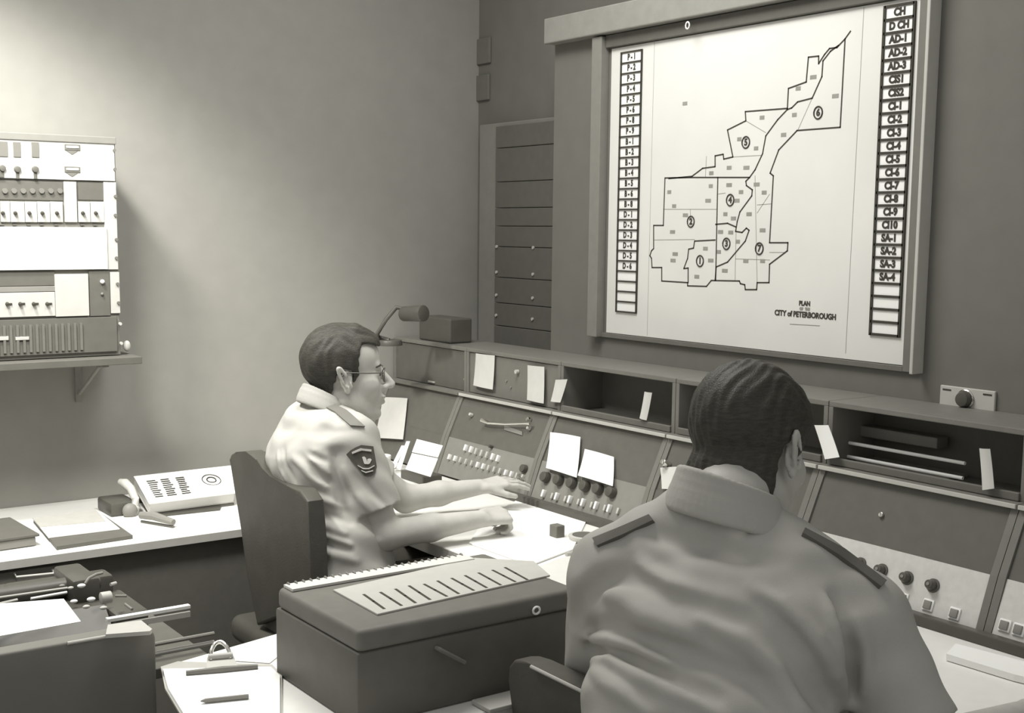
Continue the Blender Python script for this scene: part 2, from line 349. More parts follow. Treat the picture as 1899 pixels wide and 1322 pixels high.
# key switches rows
for (xa, ya2, xb, yb2, n, sz) in ((866, 831, 926, 851, 7, .0105), (836, 848, 972, 886, 14, .009)):
    for k in range(n):
        u = k/(n-1); p = onpan(xa+(xb-xa)*u, ya2+(yb2-ya2)*u)
        b = MB(); T = Matrix.Translation(Vector(p)) @ Matrix.Rotation(math.atan2(pB[0]-pA[0], pB[1]-pA[1]), 4, 'Y')
        b.box((-.012, -sz*.42, -sz*1.05), (.001, sz*.42, sz*1.05), .0015, T)
        b.done('key_switch', 'paper' if (k*7) % 5 in (0, 2) else 'lgrey', t, True)
for x, y, r in ((913, 829, .006), (974, 870, .015)):
    p = onpan(x, y); MB().cyl(p, p+nP*.016, r, r*.85, 20, .001).done('control_knob', 'black', t, True)
p = onpan(972, 892); MB().cyl(p, p+nP*.03, .010, .008, 16, .001).done('control_knob', 'chrome', t, True)
# bay 2 knobs and toggles
t = CB[2]
for k in range(6):
    u = k/5.; x = 1015+(1137-1015)*u; y = 886+(914-886)*u
    p = onpan(x, y)
    MB().cyl(p, p+nP*.022, .0185, .0155, 24, .002).done('control_knob', 'black', t, True)
    p2 = onpan(x-4, y+30)
    T = Matrix.Translation(Vector(p2)) @ Matrix.Rotation(math.atan2(pB[0]-pA[0], pB[1]-pA[1]), 4, 'Y')
    b = MB(); b.box((-.014, -.0045, -.012), (.001, .0045, .012), .002, T); b.done('toggle_key', 'paper', t, True)
    p2 = onpan(x+11, y+34); T = Matrix.Translation(Vector(p2)) @ Matrix.Rotation(math.atan2(pB[0]-pA[0], pB[1]-pA[1]), 4, 'Y')
    b = MB(); b.box((-.008, -.004, -.009), (.001, .004, .009), .001, T); b.done('toggle_key', 'lgrey', t, True)
# bay 3 small lamp
t = CB[3]
p = ondk(1241, 862); MB().cyl(p, p+nD*.03, .009, .011, 16, .002).done('indicator_lamp', 'chrome', t, True)
# bay 4 : keyhole, knobs and square buttons ; bay 5 buttons
t = CB[4]
p = ondk(1635, 955); MB().cyl(p, p+nD*.006, .007, .006, 16, .001).done('key_lock', 'chrome', t, True)
for k, (x, y) in enumerate([(1596, 1046), (1636, 1058), (1683, 1072), (1731, 1086)]):
    p = onpan(x, y); MB().cyl(p, p+nP*.004, .0165, .016, 28).done('knob_skirt', 'dark', t, True)
    o = MB().cyl(p+nP*.004, p+nP*.022, .0125, .010, 24, .002).done('control_knob', 'black', t, True)
    q = p+nP*.0225; MB().cyl(q, q+nP*.0012, .004, n=12).done('knob_cap', 'grey', o, True)
def sqbtn(x, y, t):
    p = onpan(x, y); T = Matrix.Translation(Vector(p)) @ Matrix.Rotation(math.atan2(pB[0]-pA[0], pB[1]-pA[1]), 4, 'Y')
    b = MB(); b.box((-.004, -.0135, -.0135), (.001, .0135, .0135), .0015, T); o = b.done('button_frame', 'paper', t, True)
    b = MB(); b.box((-.008, -.0095, -.0095), (-.003, .0095, .0095), .001, T); b.done('button', 'grey', o, True)
for x, y in [(1628, 1094), (1675, 1110), (1722, 1122), (1771, 1138)]: sqbtn(x, y, t)
for x, y in [(1864, 1160), (1890, 1168)]: sqbtn(x, y, CB[5])
# black bumper strip along the panel foot
o = MB().box((2.372, .47, ZD), (2.398, bays[1]-.25, ZD+.026), .004).done('bumper_rail', 'black')
props(o, 'long black rail along the foot of the console panels on the white desk', 'rail')
# desk
t = thing('console_desk', 'long white topped desk running along the console under both men', 'desk', (2.1, 2.4, 0))
MB().box((1.86, .47, ZD-.035), (2.41, 4.30, ZD), .004).done('desk_top', 'white', t)
MB().box((1.857, .47, ZD-.034), (1.861, 4.30, ZD-.002)).done('edge_band', 'edge', t)
for y in (.60, 1.9, 2.35, 4.15): MB().box((1.95, y-.015, 0), (2.41, y+.015, ZD-.036)).done('support_panel', 'dark', t)
# notes on console
def note(name, lab, quad, plane, n, m='paper', curl=.006, cat='note', off=.004, parent=None):
    """sheet through 4 pixels TL TR BR BL of a console plane, gently curled"""
    q = [np.array(plane(x, y, *( [] ))) for x, y in quad]
    nn = np.array(n, float); nn /= np.linalg.norm(nn)
    b = MB(); NU, NV = 6, 8; g = {}
    for side, o2 in ((0, 0.0), (1, .0008)):
        for i in range(NU+1):
            for j in range(NV+1):
                u, v = i/NU, j/NV
                p = q[0]*(1-u)*(1-v)+q[1]*u*(1-v)+q[2]*u*v+q[3]*(1-u)*v
                p = p+nn*(off+curl*(v**2)*.8+curl*.6*math.sin(u*3.1)-(o2))
                g[side, i, j] = b.bm.verts.new(p)
    for side in (0, 1):
        for i in range(NU):
            for j in range(NV): b.bm.faces.new((g[side, i, j], g[side, i+1, j], g[side, i+1, j+1], g[side, i, j+1]))
    for i in range(NU):
        for j in (0, NV): b.bm.faces.new((g[0, i, j], g[0, i+1, j], g[1, i+1, j], g[1, i, j]))
    for j in range(NV):
        for i in (0, NU): b.bm.faces.new((g[0, i, j], g[0, i, j+1], g[1, i, j+1], g[1, i, j]))
    o = b.done(name, m, parent, True, ang=60)
    if lab: props(o, lab, cat, 'slips of paper on the console')
    return o
fX = lambda v: (lambda x, y: onX(x, y, v))
note('paper_note', 'curled white note on the grey face plate, left of the two notes there', [(884, 655), (919, 659), (918, 722), (882, 714)], fX(2.536), NX, curl=.008, m='paperg')
note('paper_note', 'upright pale note at right end of the grey upper face plate', [(980, 677), (1011, 680), (1012, 748), (981, 741)], fX(2.534), NX, m='paperg')
note('paper_slip', 'small slanting slip at left end of the dark open shelf beside the pale note', [(1032, 704), (1054, 703), (1043, 746), (1025, 744)], fX(2.534), NX, m='paperg', cat='paper slip')
note('paper_slip', 'narrow upright slip at right end of the shelf above the six knobs', [(1197, 726), (1211, 728), (1203, 779), (1190, 775)], fX(2.534), NX, cat='paper slip', m='paperg')
note('paper_slip', 'white folded slip leaning in the shelf just right of the dark haired head', [(1512, 788), (1538, 788), (1561, 847), (1534, 851)], fX(2.52), NX, cat='paper slip')
note('paper_slip', 'pale slip with cross lines at right end of the shelf with metal rods', [(1818, 831), (1838, 832), (1848, 905), (1826, 908)], fX(2.525), NX, m='paperg', cat='paper slip')
note('paper_note', 'tall white note taped on the dark panel above the left knobs', [(1022, 802), (1078, 811), (1075, 888), (1018, 870)], lambda x, y: ondk(x, y, .004), nD, curl=.012)
note('paper_note', 'wide white note taped on the dark panel above the right knobs', [(1086, 833), (1140, 848), (1142, 904), (1077, 884)], lambda x, y: ondk(x, y, .004), nD, curl=.012)
note('paper_sheet', 'grey sheet hanging on the dark console right beside the seated man\'s chin', [(712, 737), (757, 739), (750, 816), (698, 813)], lambda x, y: ondk(x, y, .004), nD, m='paperg', curl=.004, cat='sheet')
p = onX(799, 708, 2.535)
props(MB().box((2.536, p[1]-.022, p[2]-.003), (2.540, p[1]+.022, p[2]+.003)).done('label_tag', 'lgrey'), 'tiny pale tag on the dark left console face plate', 'tag')
# rods in the right shelf
for i, (x0, y0, x1, y1, m) in enumerate([(1575, 824, 1790, 856, 'paper'), (1572, 849, 1786, 884, 'paper')]):
    A, B = onX(x0, y0, 2.60), onX(x1, y1, 2.60)
    z = (A[2]+B[2])/2
    o = MB().tube([(2.60, A[1], z), (2.60, B[1], z)], .0045, 10).done('metal_rod', m, None, True)
    props(o, ['upper bright metal rod lying in the right console shelf', 'lower bright metal rod lying in the right console shelf'][i], 'rod')
A, B = onX(1580, 790, 2.66), onX(1745, 812, 2.66)
o = MB().box((2.645, B[1], A[2]-.02), (2.69, A[1], A[2]+.008), .003).done('filing_tray', 'midgrey')
props(o, 'grey tray at the back of the right console shelf above the rods', 'tray')
A, B = onX(1575, 862, 2.59), onX(1790, 870, 2.59)
props(MB().box((2.60, B[1]+.05, 1.031), (2.68, A[1]-.01, 1.040), .003).done('ledger_folder', 'grey'), 'flat grey folder lying in the right console shelf under the rods', 'folder')
# lamp + box on console top
t = thing('desk_lamp', 'dark desk lamp with bent arm on the console top behind the seated man', 'lamp', tuple(onz(722, 640, 1.192)))
base = onz(722, 640, 1.192)
MB().cyl(base, base+np.array([0, 0, .02]), .05, .045, 28, .003).done('lamp_base', 'black', t, True)
A = P(700, 618, 4.62); B = P(735, 570, 4.62); C2 = P(755, 574, 4.62)
MB().tube([base+np.array([0, 0, .018]), P(702, 625, 4.66), A, P(716, 592, 4.62), B, C2], .008, 10).done('lamp_arm', 'black', t, True)
MB().cyl(P(748, 582, 4.62), P(786, 581, 4.55), .027, .030, 24, .003).done('lamp_head', 'black', t, True)
p = onz(800, 644, 1.192)
o = MB().box((2.56, 3.95, 1.193), (2.66, 4.17, 1.285), .006).done('speaker_box', 'black'); SPK = o
props(o, 'dark speaker box on the console top at the room corner', 'speaker')
# ================================================================== DESK ITEMS (console desk, left man)
def flat(name, lab, quad, z, m='paper', th=.0015, cat='paper'):
    q = [onz(x, y, z+th) for x, y in quad]
    o = MB().quadbox(q[0], q[3], q[2], q[1], (0, 0, 1), th).done(name, m); props(o, lab, cat); return o
flat('paper_sheet', 'large white sheet on the console desk by the seated man\'s right hand', [(935, 936), (1082, 962), (1075, 1016), (985, 1047), (872, 1005)], ZD) if False else None
def poly(name, lab, pts, z, m='paper', th=.0015, cat='paper'):
    q = [onz(x, y, z+th) for x, y in pts]
    o = MB().prism(q, (0, 0, 1), th).done(name, m); props(o, lab, cat); return o
poly('paper_sheet', 'large white sheet on the console desk under the profile man\'s hands', [(870, 1006), (985, 1047), (1062, 1018), (1086, 968), (960, 926), (900, 960)], ZD+.001, th=.004)
# propped pad
t = thing('desk_calendar', 'white two leaf pad propped open on the desk behind the seated man\'s arm', 'calendar', tuple(onz(790, 885, ZD)))
w0 = 4.28
q = [P(773, 814, w0+.02), P(821, 826, w0), P(812, 848, w0-.02), P(764, 838, w0)]
MB().quadbox(q[0], q[3], q[2], q[1], (-.7, -.6, .4), .004).done('upper_leaf', 'paper', t)
q2 = [P(764, 840, w0-.005), P(812, 850, w0-.025), P(798, 884, w0-.06), P(752, 870, w0-.04)]
MB().quadbox(q2[0], q2[3], q2[2], q2[1], (-.7, -.6, .4), .004).done('lower_leaf', 'paper', t)
pb = onz(778, 892, ZD)
MB().box((pb[0]-.03, pb[1]-.07, ZD), (pb[0]+.05, pb[1]+.08, ZD+.03), .004).done('stand', 'black', t)
for i, (x0, y0, x1, y1, lab) in enumerate([(748, 826, 728, 868, 'left narrow white card standing on the desk behind the seated man\'s arm'), (757, 818, 738, 872, 'right narrow white card standing on the desk behind the seated man\'s arm')]):
    B = onz(x1, y1, ZD+.003); wv = float((B-CAMP)@FW); A = P(x0, y0, wv+.02)
    o = MB().quadbox(A+RT*.007, A-RT*.007, B-RT*.009, B+RT*.009, -FW, .002).done('index_card', 'paper'); props(o, lab, 'card', 'narrow cards behind the arm')
t = thing('coffee_cup', 'small white cup on the desk behind the patched sleeve', 'cup', tuple(onz(708, 862, ZD)))
c = onz(708, 864, ZD+.03)
b = MB(); b.cyl(c-np.array([0, 0, .03]), c+np.array([0, 0, .04]), .028, .034, 24, .003); b.done('cup_body', 'paper', t, True)
b = MB(); b.tube([c+np.array([-.03, -.01, .02]), c+np.array([-.052, -.015, .012]), c+np.array([-.05, -.015, -.008]), c+np.array([-.03, -.01, -.015])], .004); b.done('handle', 'paper', t, True)
# things by the right man's left shoulder
poly('memo_sheet', 'small white sheet on the desk under the head of the man in front', [(1197, 945), (1212, 903), (1246, 914), (1240, 942)], ZD+.002, cat='paper')
poly('memo_sheet', 'small white slip on the desk beside the hidden cabinet paper', [(1250, 932), (1256, 916), (1272, 918), (1268, 938)], ZD+.002, cat='paper')
note('paper_note', 'torn pale note taped on the dark cabinet left of the dark haired head', [(1226, 868), (1279, 866), (1283, 912), (1231, 908)], lambda x, y: ondk(x, y, .004), nD, m='paperg')
poly('index_card', 'pale card at the foot of the knob panel near the bent shoulder', [(1108, 992), (1128, 940), (1190, 950), (1150, 985)], ZD+.002, m='lgrey', cat='card')
t = thing('ashtray', 'small glass ashtray on the desk near the bent man\'s left shoulder', 'ashtray', tuple(onz(1080, 1000, ZD)))
c = onz(1083, 1003, ZD)
b = MB(); b.cyl(c, c+np.array([0, 0, .018]), .040, .046, 28, .003); b.done('dish', 'lgrey', t, True)
MB().cyl(c+np.array([0, 0, .0185]), c+np.array([0, 0, .0190]), .034, .034, 28).done('dish_floor', 'dark', t, True)
o = MB().box(c+np.array([-.06, .05, .004]), c+np.array([-.03, .085, .04]), .003).done('cigarette_pack', 'dark2'); props(o, 'small dark pack on the sheet edge beside the ashtray', 'pack')
o = MB().tube([onz(1050, 1028, ZD+.01), onz(1100, 1020, ZD+.01)], .006, 10).done('marker_pen', 'edge', None, True); props(o, 'thick pale pen lying on the desk in front of the ashtray', 'pen')
# right desk items
poly('ruler', 'white ruler strip on the desk at the lower right corner', [(1755, 1212), (1772, 1193), (1899, 1226), (1960, 1245), (1930, 1262), (1880, 1250)], ZD+.002, th=.014, cat='ruler')
# ================================================================== RETURN DESK with box
t = thing('return_desk', 'white topped side desk in the foreground under the slotted dark machine', 'desk', (1.35, 2.1, 0))
MB().prism([(.86, 1.60, ZD), (1.00, 1.60, ZD), (1.22, 1.835, ZD), (1.855, 1.84, ZD), (1.855, 2.46, ZD), (1.16, 2.46, ZD), (.90, 2.40, ZD), (.86, 2.2, ZD)], (0, 0, 1), .035).done('desk_top', 'white', t)
MB().box((1.02, 1.88, 0), (1.80, 2.40, ZD-.036)).done('pedestal', 'dark', t)
t = thing('slotted_machine', 'dark desktop machine with pale slotted top cover on the side desk', 'office machine', (1.29, 2.05, ZD))
X0, X1, Y0, Y1, ZT = 1.040, 1.535, 1.895, 2.225, .918
b = MB(); b.box((X0-.003, Y0-.002, ZD+.001), (X1+.003, Y1+.003, ZT-.041), .006); b.done('lower_housing', 'dark', t, True)
b = MB(); b.box((X0, Y0, ZT-.043), (X1, Y1, ZT), .012, seg=4); cov = b.done('upper_housing', 'dark2', t, True)
sl = [onz(x, y, ZT+.004) for x, y in [(700, 1138), (1020, 1066), (990, 1040), (880, 1034), (618, 1093)]]
pan = MB().prism(sl, (0, 0, 1), .004, .001).done('slotted_cover', 'panelm', t) if 'panelm' in M else MB().prism(sl, (0, 0, 1), .004, .001).done('slotted_cover', 'lgrey', t)
for (x0, y0, x1, y1) in [(675,1102,712,1128),(706,1098,744,1122),(734,1092,770,1117),(759,1086,797,1111),(787,1083,828,1105),(812,1077,850,1100),(838,1072,878,1094),(863,1067,902,1089),(888,1062,928,1084),(914,1057,955,1078),(937,1052,977,1074)]:
    A, B = onz(x0, y0, ZT+.0046), onz(x1, y1, ZT+.0046); MID = (A+B)/2
    MB().strip([A, MID, B], .0055, (0, 0, 1), .0012).done('vent_slot', 'ink', t)
p = np.array([X1-.075, Y0-.002, ZT-.055]); p = onY(993, 1131, Y0-.002)
MB().tube([p+np.array([.008*math.cos(a), -.003, .007*math.sin(a)]) for a in np.linspace(0, 2*math.pi, 20)[:-1]], .0022, 6, True).done('lock_ring', 'paper', t, True)
A, B = onY(815, 1204, Y0-.016), onY(862, 1228, Y0-.016)
MB().tube([A+np.array([0, .012, 0]), A, B, B+np.array([0, .012, 0])], .004, 8).done('front_latch', 'midgrey', t, True)
A, B = onY(872, 1291, Y0-.03), onY(942, 1270, Y0-.03)
o = MB().box((1.27, Y0-.075, ZD+.001), (1.44, Y0-.015, ZD+.010), .002).done('card_stack', 'lgrey'); props(o, 'thin stack of pale cards on the side desk before the dark machine', 'card stack')
# spiral notebook
t = thing('spiral_notebook', 'open spiral bound notebook lying behind the slotted top of the machine', 'notebook', tuple(onz(700, 1060, ZT)))
q = [onz(505, 1091, ZT+.012), onz(600, 1092, ZT+.012), onz(880, 1042, ZT+.012), onz(760, 1040, ZT+.012)]
q = [np.array([X0+.010, Y1-.050, ZT+.006]), np.array([X1-.06, Y1-.050, ZT+.006]), np.array([X1-.06, Y1-.006, ZT+.006]), np.array([X0+.010, Y1-.010, ZT+.006])]
MB().quadbox(*q, (0, 0, 1), .005).done('page_block', 'paperg', t)
for k in range(26):
    c = q[3]+(q[2]-q[3])*((k+.5)/26)+np.array([0, -.004, -.003])
    MB().tube([c+np.array([0, .006*math.cos(a), .0062*math.sin(a)]) for a in np.linspace(0, 2*math.pi, 11)[:-1]], .0017, 5, True).done('spiral_ring', 'grey', t, True)
# clipboard
t = thing('clipboard', 'clipboard with white papers and metal clip on the side desk at the bottom', 'clipboard', tuple(onz(410, 1270, ZD)))
def bil(A, B, C, D, u, v): return A*(1-u)*(1-v)+B*u*(1-v)+C*u*v+D*(1-u)*v
z = ZD+.002
cp = [(298, 1236), (330, 1226), (505, 1232), (523, 1250), (522, 1400), (380, 1400), (306, 1276)]
MB().prism([onz(x, y, z+.004) for x, y in cp], (0, 0, 1), .004).done('board', 'edge', t)
MB().prism([onz(x, y, z+.009) for x, y in [(302, 1240), (502, 1236), (519, 1252), (519, 1398), (386, 1398), (312, 1276)]], (0, 0, 1), .005).done('paper_stack', 'paper', t)
A, B = onz(345, 1248, z+.013), onz(478, 1236, z+.013)
MB().tube([A, (A+B)/2, B], [.005, .0075, .005], 10).done('clip_jaw', 'midgrey', t, True)
u = (B-A)/np.linalg.norm(B-A); vv = np.cross((0, 0, 1), u); c = (A+B)/2
MB().prism([c-u*.030+(0, 0, .006), c+u*.030+(0, 0, .006), c+u*.026+vv*.045+(0, 0, .013), c-u*.026+vv*.045+(0, 0, .013)], (0, 0, 1), .002, .0004).done('clip_plate', 'lgrey', t)
MB().tube([c+vv*(.034+.030*math.sin(q_))+u*(.019*-math.cos(q_))+np.array((0, 0, .012+.024*math.sin(q_))) for q_ in np.linspace(-.1, math.pi+.1, 14)], .0042, 10).done('clip_lever', 'chrome', t, True)
MB().cyl(c+vv*.036-u*.024+np.array((0, 0, .016)), c+vv*.036+u*.024+np.array((0, 0, .016)), .006, n=14).done('clip_spring', 'lgrey', t, True)
A, B = onz(372, 1300, z+.014), onz(461, 1291, z+.014)
o = MB().tube([A, A*.9+B*.1, B], [.0012, .0042, .0045], 8).done('pencil', 'grey', None, True); props(o, 'grey pencil lying on the clipboard papers', 'pencil')
poly('loose_sheet', 'white sheet on the side desk behind the clipboard', [(395, 1222), (478, 1196), (516, 1216), (500, 1229)], ZD+.001, cat='paper')
poly('loose_sheet', 'white sheet corner on the side desk right of the dark machine', [(990, 1172), (1010, 1164), (1036, 1176), (1034, 1212), (1016, 1200)], ZD+.002, cat='paper')
o = MB().box((1.60, 2.28, ZD+.001), (1.66, 2.34, ZD+.045), .004).done('tape_dispenser', 'lgrey'); props(o, 'small pale box on the side desk behind the machine\'s right end', 'box')
poly('message_pad', 'pale message pad on the side desk beyond the slotted cover', [(1000, 1050), (1035, 1036), (1062, 1030), (1058, 1075), (1040, 1095)], ZD+.03, m='paperg', th=.028, cat='pad')
# ================================================================== LEFT COUNTER
ZC = .68
t = thing('wall_counter', 'white topped counter with dark drawers along the left wall', 'counter', (.9, 4.0, 0))
YF = 3.64
MB().box((-.5, YF, ZC-.026), (1.80, YW-.001, ZC), .003).done('counter_top', 'white', t)
MB().box((-.5, YF-.002, ZC-.027), (1.80, YF+.001, ZC-.003)).done('edge_band', 'edge', t)
MB().box((-.5, YF+.03, .02), (1.78, YW-.002, ZC-.028)).done('cabinet_body', 'dark', t)
for xa, xb in ((.30, 1.02),):
    d = MB().box((xa, YF+.014, ZC-.14), (xb, YF+.029, ZC-.04), .002).done('drawer', 'dark2', t)
    if xa > .5 and xa < 1: pass
h0, h1 = onY(30, 1070, YF), onY(100, 1063, YF)
MB().tube([h0+(0, .014, .008), h0+(0, 0, 0), h1, h1+(0, .014, .008)], .0035, 8).done('drawer_handle', 'lgrey', t, True)
# book at far left, tray pad, sloped book, phone handset, stapler, white box
q = [onz(0, 1022, ZC+.001), onz(70, 1012, ZC+.001)]
xr = onz(72, 1012, ZC)[0]; yf = onz(0, 1026, ZC)[1]
t = thing('ledger_book', 'thick dark ledger lying at the left end of the white counter', 'book', (xr-.15, yf+.13, ZC))
T = Matrix.Translation((xr-.17, yf+.15, ZC)) @ Matrix.Rotation(.06, 4, 'Z')
MB().box((-.16, -.13, .002), (.155, .13, .028), .003, T).done('page_block', 'grey', t)
MB().box((-.17, -.135, .029), (.165, .135, .037), .002, T).done('cover', 'dark', t)
t = thing('memo_pad', 'dark desk pad with white sheet lying on the counter beside the ledger', 'pad', tuple(onz(150, 980, ZC)))
MB().prism([onz(x, y, ZC+.012) for x, y in [(62, 962), (120, 957), (180, 946), (246, 992), (105, 1013)]], (0, 0, 1), .011, .001).done('pad_base', 'dark', t)
MB().prism([onz(x, y, ZC+.016) for x, y in [(60, 960), (178, 944), (222, 980), (90, 996)]], (0, 0, 1), .003).done('top_sheet', 'paper', t)
MB().prism([onz(x, y, ZC+.018) for x, y in [(60, 960), (178, 944), (196, 966), (74, 977)]], (0, 0, 1), .0015).done('folded_flap', 'edge', t)
t = thing('manual_book', 'thick white manual propped on the counter, cover with dark columns and round emblem', 'book', tuple(onz(340, 930, ZC)))
BL, BR = onz(277, 934, ZC+.045), onz(436, 914, ZC+.045)
TL, TR = onY(248, 883, 4.16), onY(428, 863, 4.19)
nb = np.cross(BR-BL, TL-BL); nb /= np.linalg.norm(nb)
MB().quadbox(BL, BR, TR, TL, nb, .003).done('front_cover', 'paper', t)
s = .006
MB().quadbox(BL-nb*.0035+(BR-BL)*.01, BR-nb*.0035-(BR-BL)*.01, TR-nb*.0035-(BR-BL)*.01, TL-nb*.0035+(BR-BL)*.01, nb, .028).done('page_block', 'paperg', t)
MB().quadbox(BL-nb*.032, BR-nb*.032, TR-nb*.032, TL-nb*.032, nb, .003).done('back_cover', 'edge', t)
def bk(u, v): return bil(BL, BR, TR, TL, u, v)+nb*.0008
for k, (u0, u1, m) in enumerate([(.10, .16, 'ink'), (.24, .31, 'ink'), (.40, .46, 'ink')]):
    b = MB()
    for j in range(9):
        v = .2+.07*j; b.strip([bk(u0+random.uniform(0, .01)+.006*j*0, v), bk(u1+random.uniform(0, .03), v)], .0075 if m == 'ink' else .005, nb, .0006)
    b.done('printed_column', m, t)
b = MB()
cc = bil(BL, BR, TR, TL, .76, .55); U = (BR-BL); U /= np.linalg.norm(U); V = (TL-BL); V /= np.linalg.norm(V)
b.tube([cc+nb*.0008+U*.032*math.cos(a)+V*.045*math.sin(a) for a in np.linspace(0, 2*math.pi, 30)[:-1]], .0016, 5, True)
b.tube([cc+nb*.0008+U*.016*math.cos(a)+V*.022*math.sin(a) for a in np.linspace(0, 2*math.pi, 20)[:-1]], .0022, 5, True)
b.done('round_emblem', 'ink', t)
MB().prism([onz(270, 960, ZC+.003), onz(408, 945, ZC+.003), onz(420, 915, ZC+.003), onz(290, 925, ZC+.003)], (0, 0, 1), .002).done('stand_foot', 'black', t)
MB().quadbox(TL-nb*.036, TR-nb*.036, np.array([TR[0], TR[1], ZC]), np.array([TL[0], TL[1], ZC]), (0, -1, 0), .004).done('back_strut', 'dark', t)
MB().quadbox(np.array([BL[0], BL[1]+.01, BL[2]-.036]), np.array([BR[0], BR[1]+.01, BR[2]-.036]), np.array([BR[0], BR[1]+.01, ZC]), np.array([BL[0], BL[1]+.01, ZC]), (0, -1, 0), .006).done('front_strut', 'dark', t)
t = thing('telephone', 'pale telephone handset on dark base left of the propped manual', 'telephone', tuple(onz(240, 955, ZC)))
c = onz(232, 955, ZC)
MB().box(c+np.array([-.05, -.01, 0]), c+np.array([.04, .13, .045]), .008).done('base', 'black', t, True)
w1 = np.linalg.norm(c-CAMP)/np.linalg.norm(ray(232, 955))
MB().tube([P(222, 893, w1+.06), P(232, 896, w1+.05), P(243, 907, w1+.03), P(251, 925, w1+.01), P(252, 940, w1), P(244, 952, w1-.01)], [.010, .016, .014, .013, .015, .018], 12).done('handset', 'lgrey', t, True)
MB().sph(P(241, 947, w1-.02), .025, (1, .8, 1)).done('earpiece', 'grey', t, True)
t = thing('stapler', 'grey stapler on the counter in front of the propped manual', 'stapler', tuple(onz(290, 970, ZC)))
a0, a1_ = onz(262, 962, ZC+.012), onz(322, 972, ZC+.012)
MB().tube([a0+(0, 0, .012), a0*.6+a1_*.4+(0, 0, .016), a1_+(0, 0, .006)], [.012, .014, .010], 10).done('arm', 'grey', t, True)
MB().tube([a0-(0, 0, .008), a1_-(0, 0, .008)], [.004, .004], 8).done('base_plate', 'midgrey', t, True)
p0 = onY(476, 850, 4.20); p1 = onY(504, 888, 4.20)
props(MB().box((p0[0]-.01, 4.20, ZC+.001), (p1[0]+.01, 4.26, p0[2]), .004).done('card_box', 'paper'), 'white box on the counter seen between chair back and man', 'box')
# ================================================================== WALL RACK on left wall
YR = 4.03
def rk(x, y): return onY(x, y, YR)
xr = rk(213, 255)[0]; zt = rk(213, 255)[2]
t = thing('radio_equipment_rack', 'pale metal radio equipment rack with switch rows on the left wall shelf', 'equipment rack', (.95, YR, 1.20))
def Zr(y, x=110): return rk(x, y)[2]
MB().box((.55, YR, 1.205), (xr, YW-.03, zt), .003).done('case', 'midgrey', t)
MB().box((.55, YR-.012, zt-.022), (xr, YR, zt), .002).done('top_trim', 'grey', t)
def rp(x0, y0, x1, y1, name, m, th=.008, bev=.001, par=None):
    a, c = rk((x0+x1)/2 if x1-x0 < 60 else x0, y0), None
    xa, xb = rk(x0, (y0+y1)/2)[0], rk(x1, (y0+y1)/2)[0]
    if x0 <= 0: xa = .56
    xm = min(max((x0+x1)/2, 40), 170); za, zb = rk(xm, y0)[2], rk(xm, y1)[2]
    return MB().box((xa, YR-th, zb), (xb, YR+.002, za), bev).done(name, m, par or t)
rp(0, 262, 211, 333, 'meter_panel', 'panel')
for x, y in ((6, 280), (30, 280), (64, 280)): rp(x-7, y-16, x+7, y+12, 'display_window', 'midgrey', .011)
for x, y in ((3, 316), (31, 318), (64, 318)):
    p = rk(x, y); MB().cyl(p+(0, -.006, .006), p+(0, -.018, .006), .011, .009, 18, .001).done('rotary_knob', 'dark', t, True)
    rp(x-3, y+3, x+3, y+14, 'knob_pointer', 'dark', .012)
for y in (273, 314):
    o = rp(118, y-5, 147, y+6, 'meter_frame', 'dark2', .011); rp(121, y-2, 144, y+2, 'meter_glass', 'paper', .013, par=o)
    p = rk(132, y+9); MB().prism([p+(-.018, -.010, .004), p+(.018, -.010, .004), p+(0, -.010, -.008)][::-1], (0, -1, 0), .003).done('meter_pointer', 'midgrey', t)
rp(0, 337, 116, 371, 'relay_row', 'dark', .004); rp(144, 338, 192, 371, 'relay_row', 'dark', .004)
rp(118, 337, 141, 412, 'blank_strip', 'lgrey', .009); rp(193, 337, 216, 500, 'side_ear', 'lgrey', .007)
for k in range(7): 
    if k*17-8 > 105: continue
    p = rk(8+k*17, 354); MB().cyl(p+(0, -.004, 0), p+(0, -.010, 0), .008, n=12).done('relay_can', 'midgrey', t, True)
edges = [-20, 18, 45, 68, 92, 116]
for a, c in zip(edges[:-1], edges[1:]): rp(max(a, 0)+.5, 374, c-.5, 412, 'switch_module', 'lgrey', .008)
for a, c in ((144, 166), (167, 192)): rp(a, 374, c, 412, 'switch_module', 'lgrey', .008)
for x in (4, 27, 53, 77, 104, 152, 176):
    p = rk(x, 395); MB().cyl(p+(0, -.008, 0), p+(0, -.020, -.002), .006, .004, 10).done('toggle_switch', 'ink', t, True)
    rp(x-4, 416, x+3, 418.5, 'slot_mark', 'dark', .0095)
rp(0, 421, 197, 500, 'blank_panel', 'white', .012)
rp(0, 503, 101, 530, 'relay_row', 'dark', .004); rp(0, 531, 101, 541, 'label_rail', 'grey', .008)
rp(0, 542, 101, 587, 'switch_module', 'lgrey', .008)
for x in (12, 36, 61, 86):
    p = rk(x, 563); MB().cyl(p+(0, -.008, 0), p+(0, -.020, -.002), .006, .004, 10).done('toggle_switch', 'ink', t, True)
    p = rk(x+4, 563); rp(x, 561, x+9, 564, 'switch_lever', 'ink', .012)
rp(101, 508, 163, 586, 'blank_strip', 'lgrey', .010); rp(165, 503, 203, 586, 'lamp_panel', 'dark', .006)
p = rk(188, 522); MB().sph(p+(0, -.010, 0), .007).done('pilot_lamp', 'paper', t, True)
p = rk(188, 545); MB().sph(p+(0, -.008, 0), .005).done('pilot_lamp', 'midgrey', t, True)
rp(204, 505, 221, 582, 'side_ear', 'lgrey', .007)
rp(0, 590, 216, 656, 'lower_grille_panel', 'dark', .008)
xa = .56
